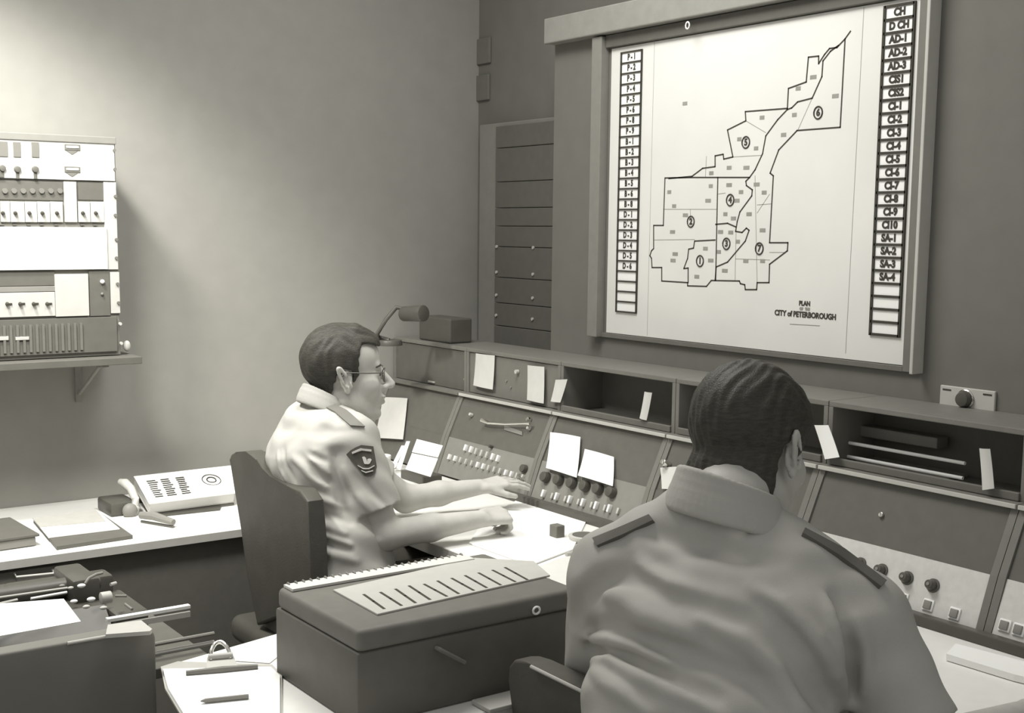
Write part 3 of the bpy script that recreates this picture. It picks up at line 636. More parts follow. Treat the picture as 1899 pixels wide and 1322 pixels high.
for k in range(34):
    x = .57+k*.0195
    if x < xr-.06: MB().box((x, YR-.013, Zr(650)), (x+.008, YR-.008, Zr(600))).done('grille_bar', 'dark2', t)
rp(0, 622, 14, 629, 'name_tag', 'lgrey', .014); rp(27, 624, 52, 630, 'name_tag', 'lgrey', .014)
for x, y in ((210, 279), (211, 314), (212, 364), (212, 399), (214, 444), (214, 478), (216, 526), (218, 561), (221, 600), (223, 636)):
    p = rk(x, y); MB().cyl(p+(0, -.006, 0), p+(0, -.014, 0), .005, n=10).done('rack_screw', 'dark2' if y < 590 else 'lgrey', t, True)
o = MB().sph(rk(241, 641)+(0, .03, -.003), .012, (1, 1, 1.5)).done('cable_plug', 'lgrey', None, True)
t2 = thing('wall_shelf', 'thin dark shelf on metal bracket carrying the radio rack', 'shelf', (.95, 4.18, 1.19))
xs = onY(260, 676, 3.98)[0]
MB().box((.5, 3.96, 1.180), (xs, YW-.001, 1.203), .002).done('shelf_board', 'dark', t2)
o.parent = t2; o.data.transform(INV[t2.name]); o.name = 'mounting_bolt'
for xb in (onY(165, 700, 4.2)[0], .62):
    b = MB(); b.box((xb-.010, YW-.012, 1.02), (xb+.010, YW-.001, 1.179), .001); b.box((xb-.010, 4.02, 1.168), (xb+.010, YW-.012, 1.1795), .001)
    b.tube([(xb, YW-.02, 1.05), (xb, 4.08, 1.168)], .006, 8); b.done('bracket', 'grey', t2)
# ================================================================== TYPEWRITER and stand, left foreground
t = thing('typing_stand', 'dark stand with chrome edge rails carrying the typewriter', 'stand', (.8, 2.95, 0))
MB().box((.35, 2.70, .60), (1.10, 3.20, .625), .003).done('shelf_board', 'dark', t)
for x in (.40, 1.05):
    for y in (2.74, 3.16): MB().box((x-.012, y-.012, 0), (x+.012, y+.012, .60)).done('leg', 'dark', t)
A, B = onY(290, 1197, 2.68), onY(400, 1180, 2.68)
MB().tube([(.36, 2.69, A[2]), (B[0], 2.69, A[2])], .005, 8).done('edge_rail', 'grey', t, True)
MB().tube([(.36, 2.69, A[2]-.022), (B[0], 2.69, A[2]-.022)], .006, 8).done('edge_rail', 'edge', t, True)
t = thing('typewriter', 'dark manual typewriter with white paper in the roller, left foreground', 'typewriter', (.75, 2.9, .626))
ZP = .785
b = MB(); prof2 = [(2.72, .627), (2.72, .66), (2.80, .70), (2.86, .745), (3.16, .745), (3.16, .627)]
a = [b.bm.verts.new((.42, y, z)) for y, z in prof2]; c = [b.bm.verts.new((.90, y, z)) for y, z in prof2]
b.bm.faces.new(a); b.bm.faces.new(c[::-1])
for i in range(6): b.bm.faces.new((a[i], a[(i+1) % 6], c[(i+1) % 6], c[i]))
b.done('housing', 'black', t)
cy0 = onz(60, 1135, ZP)[1]
MB().cyl((.40, 2.96, .772), (.88, 2.96, .772), .022, n=24).done('platen_roller', 'black', t, True)
for k, x in enumerate((.395, .905)): MB().cyl((x-.015, 2.96, .772), (x+.015, 2.96, .772), .019, n=20, bev=.003).done('roller_knob', 'black', t, True)
def pz(x, y, z): return onz(x, y, z)
q = [pz(-40, 1122, .80), pz(118, 1110, .80), pz(150, 1152, .775), pz(-40, 1186, .775)]
b = MB(); b.quadbox(q[3], q[2], q[1], q[0], (0, 0, 1), .0015); b.done('typing_paper', 'paper', t)
A, B = onz(-30, 1112, .795), onz(125, 1090, .795); MB().tube([A, B], .003, 6).done('paper_bail', 'lgrey', t, True)
A, B = onz(57, 1110, .80), onz(124, 1098, .80); MB().tube([A, B], .0032, 6).done('paper_bail', 'paper', t, True)
A, B = onz(-20, 1124, .79), onz(32, 1112, .79); MB().tube([A, B], .0035, 6).done('paper_bail', 'lgrey', t, True)
for x, y, r, m in ((151, 1086, .007, 'paper'), (137, 1115, .006, 'paper'), (169, 1111, .007, 'paper'), (160, 1125, .006, 'lgrey'), (192, 1127, .006, 'lgrey'), (131, 1090, .005, 'lgrey'), (115, 1086, .005, 'grey')):
    MB().sph(onz(x, y, .79), r, (1.4, 1, .7)).done('metal_fitting', m, t, True)
p = onz(198, 1108, .79); MB().cyl(p-(.014, 0, 0), p+(.010, 0, 0), .014, n=18, bev=.002).done('carriage_knob', 'lgrey', t, True)
MB().box((.84, 2.90, .74), (.905, 3.06, .80), .008).done('carriage_end', 'black', t, True)
MB().box((.72, 2.985, .70), (.965, 3.055, .778), .010).done('carriage_frame', 'black', t, True)
MB().box((.905, 2.80, .69), (.985, 3.0, .735), .008).done('carriage_frame', 'black', t, True)
MB().tube([onz(158, 1082, .80), onz(165, 1072, .81), onz(178, 1065, .815), onz(190, 1062, .815)], .0035, 8).done('return_lever', 'grey', t, True)
MB().tube([onz(205, 1084, .80), onz(215, 1081, .80)], .004, 8).done('margin_stop', 'lgrey', t, True)
MB().tube([onz(214, 1105, .785), onz(235, 1105, .785)], .003, 8).done('margin_stop', 'grey', t, True)
MB().tube([onz(232, 1120, .77), onz(245, 1130, .77)], .003, 8).done('release_lever', 'grey', t, True)
A, B = onz(197, 1146, .735), onz(352, 1121, .735); MB().box((A[0], A[1]-.01, .727), (B[0], A[1]+.006, .735), .001).done('carriage_rail', 'paper', t)
A, B = onz(200, 1152, .725), onz(358, 1134, .725); MB().box((A[0], A[1]-.020, .708), (B[0], A[1]-.012, .722), .001).done('carriage_rail', 'lgrey', t)
# grey chair at lower left
def chair_common(t, cx, cy, zs, mat_='vinyl', rz=0):
    T = Matrix.Translation((cx, cy, 0)) @ Matrix.Rotation(rz, 4, 'Z')
    b = MB(); b.box((-.22, -.23, zs-.08), (.23, .23, zs), .03, T, 4); b.done('seat', mat_, t, True)
    b = MB(); v = T @ Vector((0, 0, 0)); b.cyl((v.x, v.y, .08), (v.x, v.y, zs-.08), .025); b.done('pedestal', 'midgrey', t, True)
    for k in range(5):
        a = rz+k*2*math.pi/5+.3; e = (v.x+.27*math.cos(a), v.y+.27*math.sin(a), .055)
        o = MB().tube([(v.x, v.y, .10), e], [.022, .014], 8).done('base_leg', 'midgrey', t, True)
        MB().sph((e[0], e[1], .026), .026).done('caster', 'black', o, True)
t = thing('office_chair', 'grey vinyl chair back cut by the lower left photo corner', 'chair', (.62, 2.15, 0))
YB = 2.42
rz = onY(289, 1185, YB)[0]; ztp = onY(230, 1172, YB)[2]
pts = []
x0c, x1c, z0c, z1c = .34, rz, .50, ztp
for (cx, cz, a0, a1c) in ((x1c-.025, z1c-.025, 0, 90), (x0c+.05, z1c-.05, 90, 180), (x0c+.05, z0c+.05, 180, 270), (x1c-.05, z0c+.05, 270, 360)):
    r = .025 if a0 == 0 else .05
    for a in np.linspace(a0, a1c, 5): pts.append((cx+r*math.cos(math.radians(a)), YB, cz+r*math.sin(math.radians(a))))
MB().prism(pts, (0, -1, 0), .045, .006).done('backrest', 'gvinyl', t, True)
chair_common(t, .60, 2.72, .45, 'gvinyl')
MB().box((.57, 2.44, .42), (.63, 2.475, .60), .006).done('back_support', 'midgrey', t)
A = onY(125, 1193, YB-.002); B = onY(268, 1166, YB-.002)
MB().tube([(A[0], YB-.002, ztp-.002), (B[0]-.01, YB-.002, ztp-.002)], .0035, 8).done('piping', 'lgrey', t, True)
o = MB().prism([onz(x, y, ztp+.012) for x, y in [(196, 1176), (200, 1158), (262, 1150), (282, 1166), (278, 1170)]], (0, 0, 1), .008).done('paper_wad', 'lgrey'); props(o, 'pale folded cloth lying on top of the grey chair back', 'cloth')
# ================================================================== PEOPLE (implicit surfaces meshed by surface nets)
def nrm(v): v = np.array(v, float); return v/np.linalg.norm(v)
class SDF:
    def __init__(s): s.ops = []
    def cap(s, a, b, ra, rb=None, k=.012, cut=None, sub=False):
        a = np.array(a, float); b = np.array(b, float); rb = ra if rb is None else rb
        m = max(ra, rb); lo = np.minimum(a, b)-m; hi = np.maximum(a, b)+m
        def f(p):
            ba = b-a; t = np.clip(((p-a)@ba)/(ba@ba+1e-12), 0, 1)
            d = np.linalg.norm(p-(a+t[..., None]*ba), axis=-1)-(ra+(rb-ra)*t)
            if cut is not None: d = np.maximum(d, (p-np.array(cut[0]))@nrm(cut[1]))
            return d
        s.ops.append((f, lo, hi, k, sub)); return s
    def ell(s, c, r, R=None, k=.012, sub=False):
        c = np.array(c, float); r = np.array(r, float); R = np.eye(3) if R is None else R; m = r.max()
        def f(p):
            q = ((p-c)@R)/r; l = np.linalg.norm(q, axis=-1); return (l-1)*r.min()*.9 if False else l*(l-1)/(np.linalg.norm(q/r, axis=-1)+1e-9)
        s.ops.append((f, c-m, c+m, k, sub)); return s
    def torso(s, st, F, L, k=.03, pw=2.4):
        """st: list of (centre, half width, half depth) up the spine; superelliptic sections"""
        F = np.array(F, float); L = np.array(L, float)
        for (c0, a0, b0), (c1, a1, b1) in zip(st[:-1], st[1:]):
            c0 = np.array(c0, float); c1 = np.array(c1, float); m = max(a0, a1, b0, b1)
            def f(p, c0=c0, c1=c1, a0=a0, b0=b0, a1=a1, b1=b1):
                ax = c1-c0; t = np.clip(((p-c0)@ax)/(ax@ax), 0, 1); q = p-(c0+t[..., None]*ax)
                a = a0+(a1-a0)*t; b = b0+(b1-b0)*t; U = nrm(np.cross(F, L))
                l = ((np.abs(q@L)/a)**pw+(np.abs(q@F)/b)**pw+(np.abs(q@U)/(b*.7))**pw)**(1/pw)
                return (l-1)*np.minimum(a, b)
            s.ops.append((f, np.minimum(c0, c1)-m, np.maximum(c0, c1)+m, k, False))
        return s
    def ridge(s, path, amp, sig):
        pth = [np.array(p, float) for p in path]; A = np.array(pth); n = len(pth)-1
        def f(p):
            best = np.full(p.shape[:-1], 9.)
            wgt = np.ones(p.shape[:-1])
            for i in range(n):
                a, b = pth[i], pth[i+1]; ba = b-a; t = np.clip(((p-a)@ba)/(ba@ba+1e-12), 0, 1)
                d = np.linalg.norm(p-(a+t[..., None]*ba), axis=-1); tt = (i+t)/n
                up = d < best; best = np.where(up, d, best); wgt = np.where(up, np.sin(np.pi*np.clip(tt*.9+.05, 0, 1))**.6, wgt)
            return -amp*wgt*np.exp(-(best/sig)**2)
        s.ops.append((f, A.min(0)-3*sig, A.max(0)+3*sig, 0, 'add')); return s
    def shell(s, f2, lo, hi): s.ops.append((f2, np.array(lo), np.array(hi), 0, 'max')); return s
    def comb(s, D, d, k, mode):
        if mode == 'add': return D+d
        if mode == 'max': return np.maximum(D, d)
        if mode: d = -d; h = np.clip(.5-.5*(d-D)/k, 0, 1); return d*(1-h)+D*h+k*h*(1-h)
        h = np.clip(.5+.5*(d-D)/k, 0, 1); return d*(1-h)+D*h-k*h*(1-h)
    def ev(s, p):
        p = np.atleast_2d(p); D = np.full(p.shape[:-1], .5)
        for f, lo, hi, k, m in s.ops: D = s.comb(D, f(p), k, m)
        return D
    def hit(s, x, y, w0, w1):
        r = ray(x, y); w = w0
        for _ in range(200):
            d = s.ev(CAMP+r*w)[0]
            if d < .0006: break
            w += max(d*.6, .0008)
            if w > w1: return None
        return CAMP+r*w
    def grad(s, p):
        e = .004; return nrm([s.ev(p+np.eye(3)[i]*e)[0]-s.ev(p-np.eye(3)[i]*e)[0] for i in range(3)])
    def mesh(s, name, res, m, parent, lo=None, hi=None):
        pos = [o for o in s.ops if o[4] is False]
        L0 = np.min([o[1] for o in pos], 0)-.03 if lo is None else np.array(lo); H0 = np.max([o[2] for o in pos], 0)+.03 if hi is None else np.array(hi)
        n = np.ceil((H0-L0)/res).astype(int)+1; ax = [L0[i]+res*np.arange(n[i]) for i in range(3)]
        D = np.full(n, .06, np.float32)
        for f, a, b, k, mode in s.ops:
            mg = .045 if mode is False else .012
            i0 = np.clip(np.floor((a-mg-L0)/res).astype(int), 0, n); i1 = np.clip(np.ceil((b+mg-L0)/res).astype(int)+1, 0, n)
            if (i1 <= i0).any(): continue
            G = np.stack(np.meshgrid(*[ax[j][i0[j]:i1[j]] for j in range(3)], indexing='ij'), -1)
            sl = tuple(slice(i0[j], i1[j]) for j in range(3)); D[sl] = s.comb(D[sl], f(G), k, mode)
        D[0] = D[-1] = .06; D[:, 0] = D[:, -1] = .06; D[:, :, 0] = D[:, :, -1] = .06
        ins = D < 0; c = [slice(None, -1), slice(1, None)]
        cnt = sum(ins[c[i], c[j], c[k]].astype(np.int8) for i in (0, 1) for j in (0, 1) for k in (0, 1))
        act = (cnt > 0) & (cnt < 8); idx = np.argwhere(act); vid = np.full(act.shape, -1, np.int32); vid[act] = np.arange(len(idx))
        acc = np.zeros((len(idx), 3)); num = np.zeros(len(idx)); co = [(i, j, k) for i in (0, 1) for j in (0, 1) for k in (0, 1)]
        for a in co:
            for axx in range(3):
                if a[axx]: continue
                b = list(a); b[axx] = 1
                va = D[idx[:, 0]+a[0], idx[:, 1]+a[1], idx[:, 2]+a[2]]; vb = D[idx[:, 0]+b[0], idx[:, 1]+b[1], idx[:, 2]+b[2]]
                x = (va < 0) != (vb < 0); t = np.where(x, va/(va-vb+1e-12), 0)
                p = np.array(a)[None]+t[:, None]*(np.array(b)-np.array(a))[None]; acc[x] += p[x]; num[x] += 1
        V = L0+(idx+acc/num[:, None])*res
        F_ = []
        for axx in range(3):
            sh = [slice(None)]*3; s1 = list(sh); s1[axx] = slice(None, -1); s2 = list(sh); s2[axx] = slice(1, None)
            x = ins[tuple(s1)] != ins[tuple(s2)]; e = np.argwhere(x); u, v = [(1, 2), (2, 0), (0, 1)][axx]
            ok = (e[:, u] > 0) & (e[:, v] > 0) & (e[:, u] < n[u]-1) & (e[:, v] < n[v]-1); e = e[ok]
            fl = ins[tuple(e.T)]
            def cell(du, dv):
                q = e.copy(); q[:, u] -= du; q[:, v] -= dv; return vid[tuple(q.T)]
            Q = np.stack([cell(1, 1), cell(0, 1), cell(0, 0), cell(1, 0)], 1)
            Q[~fl] = Q[~fl][:, ::-1]; F_.append(Q)
        F_ = np.concatenate(F_); F_ = F_[(F_ >= 0).all(1)]
        # a little smoothing of the net
        for _ in range(2):
            S = np.zeros_like(V); N = np.zeros(len(V))
            for i in range(4):
                a, b = F_[:, i], F_[:, (i+1) % 4]
                for q in range(3): S[:, q] += np.bincount(a, V[b, q], len(V))+np.bincount(b, V[a, q], len(V))
                N += np.bincount(a, minlength=len(V))+np.bincount(b, minlength=len(V))
            V = V*.55+.45*S/np.maximum(N, 1)[:, None]
        me = bpy.data.meshes.new(name); me.vertices.add(len(V)); me.vertices.foreach_set('co', V.astype(np.float32).ravel())
        me.loops.add(F_.size); me.loops.foreach_set('vertex_index', F_.ravel().astype(np.int32)); me.polygons.add(len(F_))
        me.polygons.foreach_set('loop_start', np.arange(0, F_.size, 4, dtype=np.int32))
        me.update(calc_edges=True); me.validate(); me.polygons.foreach_set('use_smooth', [True]*len(me.polygons))
        return link(name, me, M[m], parent)
def frame(phi, pitch=0, roll=0):
    """columns: forward, left, up; pitch>0 looks down, roll>0 tips to the left"""
    c, s_ = math.cos(phi), math.sin(phi); R = np.array([[c, -s_, 0], [s_, c, 0], [0, 0, 1.]])
    cp, sp = math.cos(pitch), math.sin(pitch); Ry = np.array([[cp, 0, sp], [0, 1, 0], [-sp, 0, cp]])
    cr, sr = math.cos(roll), math.sin(roll); Rx = np.array([[1, 0, 0], [0, cr, sr], [0, -sr, cr]])
    return R@Ry@Rx
def head(s, O, R, sc, neck_to, neck_r, NS=1.0):
    T = lambda p: O+R@(np.array(p, float)*sc)
    E = lambda c, r, k=.012, sub=False: s.ell(T(c), np.array(r)*sc, R, k, sub)
    K = lambda a, b, ra, rb=None, k=.010, sub=False: s.cap(T(a), T(b), ra*sc, (ra if rb is None else rb)*sc, k, None, sub)
    E((-.018, 0, .034), (.094, .076, .086)); E((.036, 0, -.022), (.056, .060, .085), .02); E((.028, 0, .045), (.058, .064, .056), .02)
    E((.034, 0, -.078), (.050, .050, .036), .025); E((-.0, 0, -.06), (.05, .056, .05), .025)
    K((.078, -.012, -.107), (.078, .012, -.107), .018, k=.02); E((.074, 0, -.058), (.024, .032, .030), .02); K((.0, -.052, -.07), (.055, -.028, -.105), .018, k=.025); K((.0, .052, -.07), (.055, .028, -.105), .018, k=.025)
    K((.076, -.028, .020), (.076, .028, .020), .012, k=.012)
    for sgn in (1, -1):
        s.ell(T((.093, sgn*.031, .001)), np.array((.016, .018, .012))*sc, R, .010, True)
        E((.073, sgn*.030, .000), (.013, .015, .012), .004)
        E((.062, sgn*.044, -.032), (.022, .018, .022), .02)
        E((.100, sgn*.011, -.038), (.012, .008, .008), .006)
    K((.088, 0, .010), (.084+.034*NS, 0, -.028), .0085, .0100, k=.010); E((.081+.031*NS, 0, -.033), (.014, .012, .008), .006)
    E((.097, 0, -.062), (.012, .024, .0075), .006); E((.095, 0, -.077), (.012, .021, .0075), .006)
    s.cap(T((.110, -.02, -.0695)), T((.110, .02, -.0695)), .0035*sc, .0035*sc, .004, None, True)
    for sgn in (1, -1):     # ears: a rim, a lobe and a hollow
        c = np.array((-.008, sgn*.078, -.010)); tilt = -.18
        rim = []
        for a in np.linspace(-.55, 3.9, 12):
            rim.append(c+np.array((-.019*math.cos(a-1.2)*1.0, sgn*(.010+.004*math.sin(a)), .031*math.sin(a-.1))))
        E((-.004, sgn*.076, -.012), (.017, .006, .027), .004)
        for p, q in zip(rim[:-1], rim[1:]): K(p, q, .0046, k=.002)
        E((.000, sgn*.080, -.038), (.009, .006, .011), .003)
        E((-.002, sgn*.086, -.012), (.009, .006, .014), .003, True)
    s.cap(T((-.022, 0, -.06)), neck_to, neck_r, neck_r*1.08, .02)
    return T
def hand(s, Wp, d, up, side, curl, spread=.0, sc=1.0, thumb=.6, first=None):
    """Wp wrist, d pointing direction, up back-of-hand normal, side: thumb direction sign, curl per joint (rad)"""
    d = nrm(d); up = nrm(np.array(up)-d*(np.array(up)@d)); sd = np.cross(up, d)*side
    kn = []
    for i, (off, ln, rr) in enumerate([(.030, .078, .0088), (.010, .086, .0092), (-.010, .080, .0088), (-.029, .066, .0078)]):
        base = Wp+d*(.088-.006*abs(i-1))*sc+sd*off*sc
        s.cap(Wp+d*.012+sd*off*.6*sc, base, .013*sc, .0115*sc, .012)
        ang = 0; p = base; cu = curl if (first is None or i > 0) else first
        a0 = spread*(1.5-i)/1.5
        for j, fr in enumerate((.46, .30, .24)):
            ang += cu*(1, 1.15, .8)[j]
            dd = nrm((d*math.cos(ang)-up*math.sin(ang))+sd*math.sin(a0)*math.cos(ang))
            q = p+dd*ln*fr*sc; r0 = rr*(1-.10*j)*sc; s.cap(p, q, r0, r0*.9, .003); p = q
        kn.append(base)
    s.cap(Wp+d*.02+sd*.02*sc, Wp+d*.05*sc+sd*.032*sc-up*.010, .014*sc, .013*sc, .012)
    p = Wp+d*.045*sc+sd*.034*sc-up*.010; t1 = nrm(d*.75+sd*thumb-up*.25); q = p+t1*.036*sc; s.cap(p, q, .0115*sc, .0095*sc, .006)
    t2_ = nrm(d*.95+sd*thumb*.3-up*.35); s.cap(q, q+t2_*.028*sc, .0095*sc, .0080*sc, .003)
def poly2(pts):
    pts = np.array(pts, float); A = pts; B = np.roll(pts, -1, 0)
    def f(x, z):
        d = np.full(x.shape, 9.); ins = np.zeros(x.shape, bool)
        for (ax_, az), (bx, bz) in zip(A, B):
            ex, ez = bx-ax_, bz-az; t = np.clip(((x-ax_)*ex+(z-az)*ez)/(ex*ex+ez*ez), 0, 1)
            d = np.minimum(d, np.hypot(x-ax_-t*ex, z-az-t*ez))
            c = ((az > z) != (bz > z)) & (x < (bx-ax_)*(z-az)/(bz-az+1e-12)+ax_); ins ^= c
        return np.where(ins, -d, d)
    return f
def hair(name, O, R, sc, pts, m, parent, th=.009, extra=(), res=.003, amp=.0025):
    h = SDF(); T = lambda p: O+R@(np.array(p, float)*sc)
    E = lambda c, r, k=.012: h.ell(T(c), (np.array(r)+th)*sc, R, k)
    E((-.018, 0, .034), (.094, .076, .086)); E((.028, 0, .045), (.058, .064, .056), .02); E((-.0, 0, -.06), (.045, .05, .05), .025)
    h.cap(T((-.022, 0, -.06)), T((-.055, 0, -.13)), .058*sc, .058*sc, .02)
    for a, b, r in extra: h.cap(T(a), T(b), r*sc, r*sc*.8, .012)
    g = poly2(pts)
    def f2(p):
        q = ((p-O)@R)/sc; dd = g(q[..., 0], q[..., 2])*sc
        return dd+amp*np.sin(q[..., 2]*260+q[..., 0]*120)*.6
    h.shell(f2, O-.3, O+.3)
    q0 = lambda p: ((p-O)@R)/sc
    h.ops.append((lambda p: amp*(np.sin(q0(p)[..., 1]*420+np.sin(q0(p)[..., 0]*60)*3)*.5+np.sin(q0(p)[..., 1]*170+q0(p)[..., 2]*90)*.4), O-.3, O+.3, 0, 'add'))
    return h.mesh(name, res, m, parent)
def decal(name, s, grid_px, w0, w1, th, m, parent, lift=.001):
    """grid_px[j][i] pixels projected onto surface s, thickened outwards"""
    G = [[s.hit(x, y, w0, w1) for x, y in row] for row in grid_px]
    if any(g is None for r in G for g in r): print('DECAL MISS', name); return None
    Nn = [[s.grad(g) for g in r] for r in G]
    b = MB(); a = {}; J, I = len(G), len(G[0])
    for j in range(J):
        for i in range(I):
            a[0, j, i] = b.bm.verts.new(G[j][i]+Nn[j][i]*(lift+th)); a[1, j, i] = b.bm.verts.new(G[j][i]-Nn[j][i]*.002)
    for sd in (0, 1):
        for j in range(J-1):
            for i in range(I-1): b.bm.faces.new((a[sd, j, i], a[sd, j, i+1], a[sd, j+1, i+1], a[sd, j+1, i]))
    for i in range(I-1):
        for j in (0, J-1): b.bm.faces.new((a[0, j, i], a[0, j, i+1], a[1, j, i+1], a[1, j, i]))
    for j in range(J-1):
        for i in (0, I-1): b.bm.faces.new((a[0, j, i], a[0, j+1, i], a[1, j+1, i], a[1, j, i]))
    return b.done(name, m, parent, True, ang=50)
def pgrid(A, B, n, mrow=3):
    """pixel grid between polyline A and polyline B resampled to n"""
    def rs(Q):
        Q = np.array(Q, float); d = np.r_[0, np.cumsum(np.linalg.norm(np.diff(Q, axis=0), axis=1))]
        u = np.linspace(0, d[-1], n); return np.stack([np.interp(u, d, Q[:, 0]), np.interp(u, d, Q[:, 1])], 1)
    a, b = rs(A), rs(B); return [[tuple(a[i]*(1-v)+b[i]*v) for i in range(n)] for v in np.linspace(0, 1, mrow)]
def folds(s, lst, w0, w1, FA=1.45):
    base = SDF(); base.ops = list(s.ops)
    for pts, amp, sig in lst:
        Q = []
        for (x0, y0), (x1, y1) in zip(pts[:-1], pts[1:]):
            for u in (0, .5): Q.append((x0+(x1-x0)*u, y0+(y1-y0)*u))
        Q.append(pts[-1]); H = [base.hit(x, y, w0, w1) for x, y in Q]; H = [h for h in H if h is not None]
        if len(H) > 1: s.ridge(H, amp*FA, sig)
# ---------------------------------------------------------------- man 1, seated in profile at the console
t1 = thing('person', 'seated man in pale short sleeved uniform shirt seen in profile, reaching to the console', 'person', (1.62, 3.2, .46))
F1 = np.array([math.cos(-.05), math.sin(-.05), 0]); L1 = np.array([-F1[1], F1[0], 0]); UP = np.array([0, 0, 1.])
nk = P(606, 752, 3.58); ch = P(598, 846, 3.58); wa = P(630, 985, 3.55); pe = P(640, 1095, 3.53); ub = P(600, 790, 3.58)
shR = ub-L1*.150+F1*.02+UP*(-.02); shL = ub+L1*.155+F1*.02+UP*(-.01)
elR = P(716, 992, 3.46); wrR = P(893, 962, 3.60); elL = P(752, 925, 3.86); wrL = P(888, 903, 3.96)
Hd = P(641, 690, 3.58); R1 = frame(-.42, .03, 0); S1 = 1.07
body = SDF()
T1 = head(body, Hd, R1, S1, nk, .058, 1.12)
body.torso([(pe, .15, .10), (wa, .135, .095), (ch, .155, .105), (ub, .13, .075)], F1, L1)
body.cap(shR, elR, .048, .041, .02).cap(elR, elR*.55+wrR*.45, .041, .037, .02).cap(elR*.55+wrR*.45, wrR, .037, .025, .02)
body.cap(shL, elL, .046, .040, .02).cap(elL, elL*.55+wrL*.45, .040, .036, .02).cap(elL*.55+wrL*.45, wrL, .036, .025, .02)
hand(body, wrR, P(962, 950, 3.68)-wrR, (-.1, -.35, 1), -1*-1, 1.12, .0, 1.02, .35)
hand(body, wrL, P(975, 885, 4.02)-wrL+UP*0, (0, -.2, 1), -1, .18, .10, 1.0, .5)
kneR = pe+F1*.42-L1*.10+UP*.02; kneL = pe+F1*.42+L1*.12+UP*.02
for kk, sg in ((kneR, -1), (kneL, 1)):
    hp = pe+L1*.09*sg; ft = np.array([kk[0]-.02, kk[1], .09])
    body.cap(hp, kk, .07, .05, .02).cap(kk, ft, .045, .03, .02)
body.mesh('body', .0034, 'skin', t1)
# shirt
sh = SDF()
sh.torso([(pe+UP*.02, .172, .128), (wa, .160, .122), (ch-F1*.004, .178, .132), (ub-F1*.008-UP*.01, .150, .098)], F1, L1, .03, 2.5)
sh.cap(nk-UP*.03, shR, .060, .066, .03).cap(nk-UP*.03, shL, .060, .064, .03)
dR = nrm(elR-shR); cuR = shR+(elR-shR)*.74; sh.cap(shR, shR+(elR-shR)*.80, .070, .067, .02, cut=(cuR, dR))
dL = nrm(elL-shL); cuL = shL+(elL-shL)*.75; sh.cap(shL, shL+(elL-shL)*.80, .066, .062, .02, cut=(cuL, dL))
base1 = SDF(); base1.ops = list(sh.ops)
folds(sh, [([(553, 908), (587, 922), (640, 942)], .007, .008), ([(575, 962), (600, 973), (640, 989)], .008, .008), ([(569, 983), (606, 995), (650, 1010)], .007, .007),
           ([(573, 1009), (616, 1028), (660, 1041)], .009, .009), ([(560, 945), (600, 955), (650, 968)], -.006, .010), ([(575, 995), (610, 1008), (650, 1022)], -.007, .008),
           ([(543, 849), (563, 867), (577, 885), (605, 903)], .010, .008), ([(556, 842), (575, 865), (592, 884), (620, 898)], -.010, .008), ([(568, 838), (590, 850), (610, 856)], -.008, .008),
           ([(575, 845), (597, 868), (612, 880)], .006, .009), ([(515, 840), (520, 870), (532, 893)], .008, .007), ([(525, 830), (530, 865), (545, 890)], -.006, .008),
           ([(618, 845), (624, 890), (630, 930), (650, 965)], -.011, .010), ([(640, 870), (660, 915), (690, 950)], .006, .010), ([(660, 880), (690, 915), (720, 940)], -.005, .010),
           ([(590, 790), (620, 800), (650, 798)], -.004, .012), ([(575, 815), (610, 822), (640, 822)], .004, .014)], 3.0, 4.2)
sh.ops.append((lambda p: .0014*np.sin(p[..., 0]*46+p[..., 2]*70+2*np.sin(p[..., 1]*30))+.001*np.sin(p[..., 1]*90+p[..., 2]*40), ch-.5, ch+.5, 0, 'add'))
sh.mesh('shirt', .0040, 'shirt', t1)
co = SDF()      # open collar round the neck
ncol = nk+UP*.010
for a in np.linspace(-2.2, 2.2, 15):
    pass
ring = [ncol-F1*(.066*math.cos(a)-(.020 if math.cos(a) < 0 else 0)*-math.cos(a)*-1)+L1*(.070*math.sin(a))+UP*(.036*math.cos(a)-.006) for a in np.linspace(-2.75, 2.75, 40)]
for p, q in zip(ring[:-1], ring[1:]):
    for dz, off, rr in ((.022, -.003, .005), (.015, -.001, .006), (.008, .002, .0075), (.001, .004, .008), (-.006, .007, .008), (-.013, .010, .0075), (-.020, .013, .006)):
        po = nrm((p-ncol)*np.array([1, 1, 0])); qo = nrm((q-ncol)*np.array([1, 1, 0])); co.cap(p+UP*dz+po*off, q+UP*dz+qo*off, rr, rr, .002)
co.mesh('collar', .0032, 'shirt', t1)
tr = SDF(); tr.torso([(pe-UP*.03, .175, .13), (pe+UP*.02, .168, .125)], F1, L1)
for kk, sg in ((kneR, -1), (kneL, 1)):
    hp = pe+L1*.09*sg; ft = np.array([kk[0]-.02, kk[1], .11]); tr.cap(hp, kk, .088, .066, .03).cap(kk, ft, .064, .052, .02)
tr.mesh('trousers', .008, 'trousers', t1)
for kk in (kneR, kneL):
    s_ = SDF(); a = np.array([kk[0]-.05, kk[1], .045]); s_.cap(a, a+F1*.17, .042, .036, .01, cut=((0, 0, .008), (0, 0, -1))); s_.mesh('shoe', .006, 'black', t1)
hair('hair', Hd, R1, S1, [(.098, .16), (.094, .090), (.084, .072), (.066, .082), (.034, .080), (.026, .045), (.030, .0), (.016, -.026), (.010, .016), (-.022, .018), (-.036, -.03), (-.046, -.078), (-.072, -.108), (-.15, -.108), (-.15, .16)], 'hair', t1, .010,
     extra=[((.02, 0, .112), (.072, 0, .088), .018), ((.02, .03, .108), (.066, .03, .084), .016), ((.02, -.03, .108), (.066, -.03, .084), .016)])
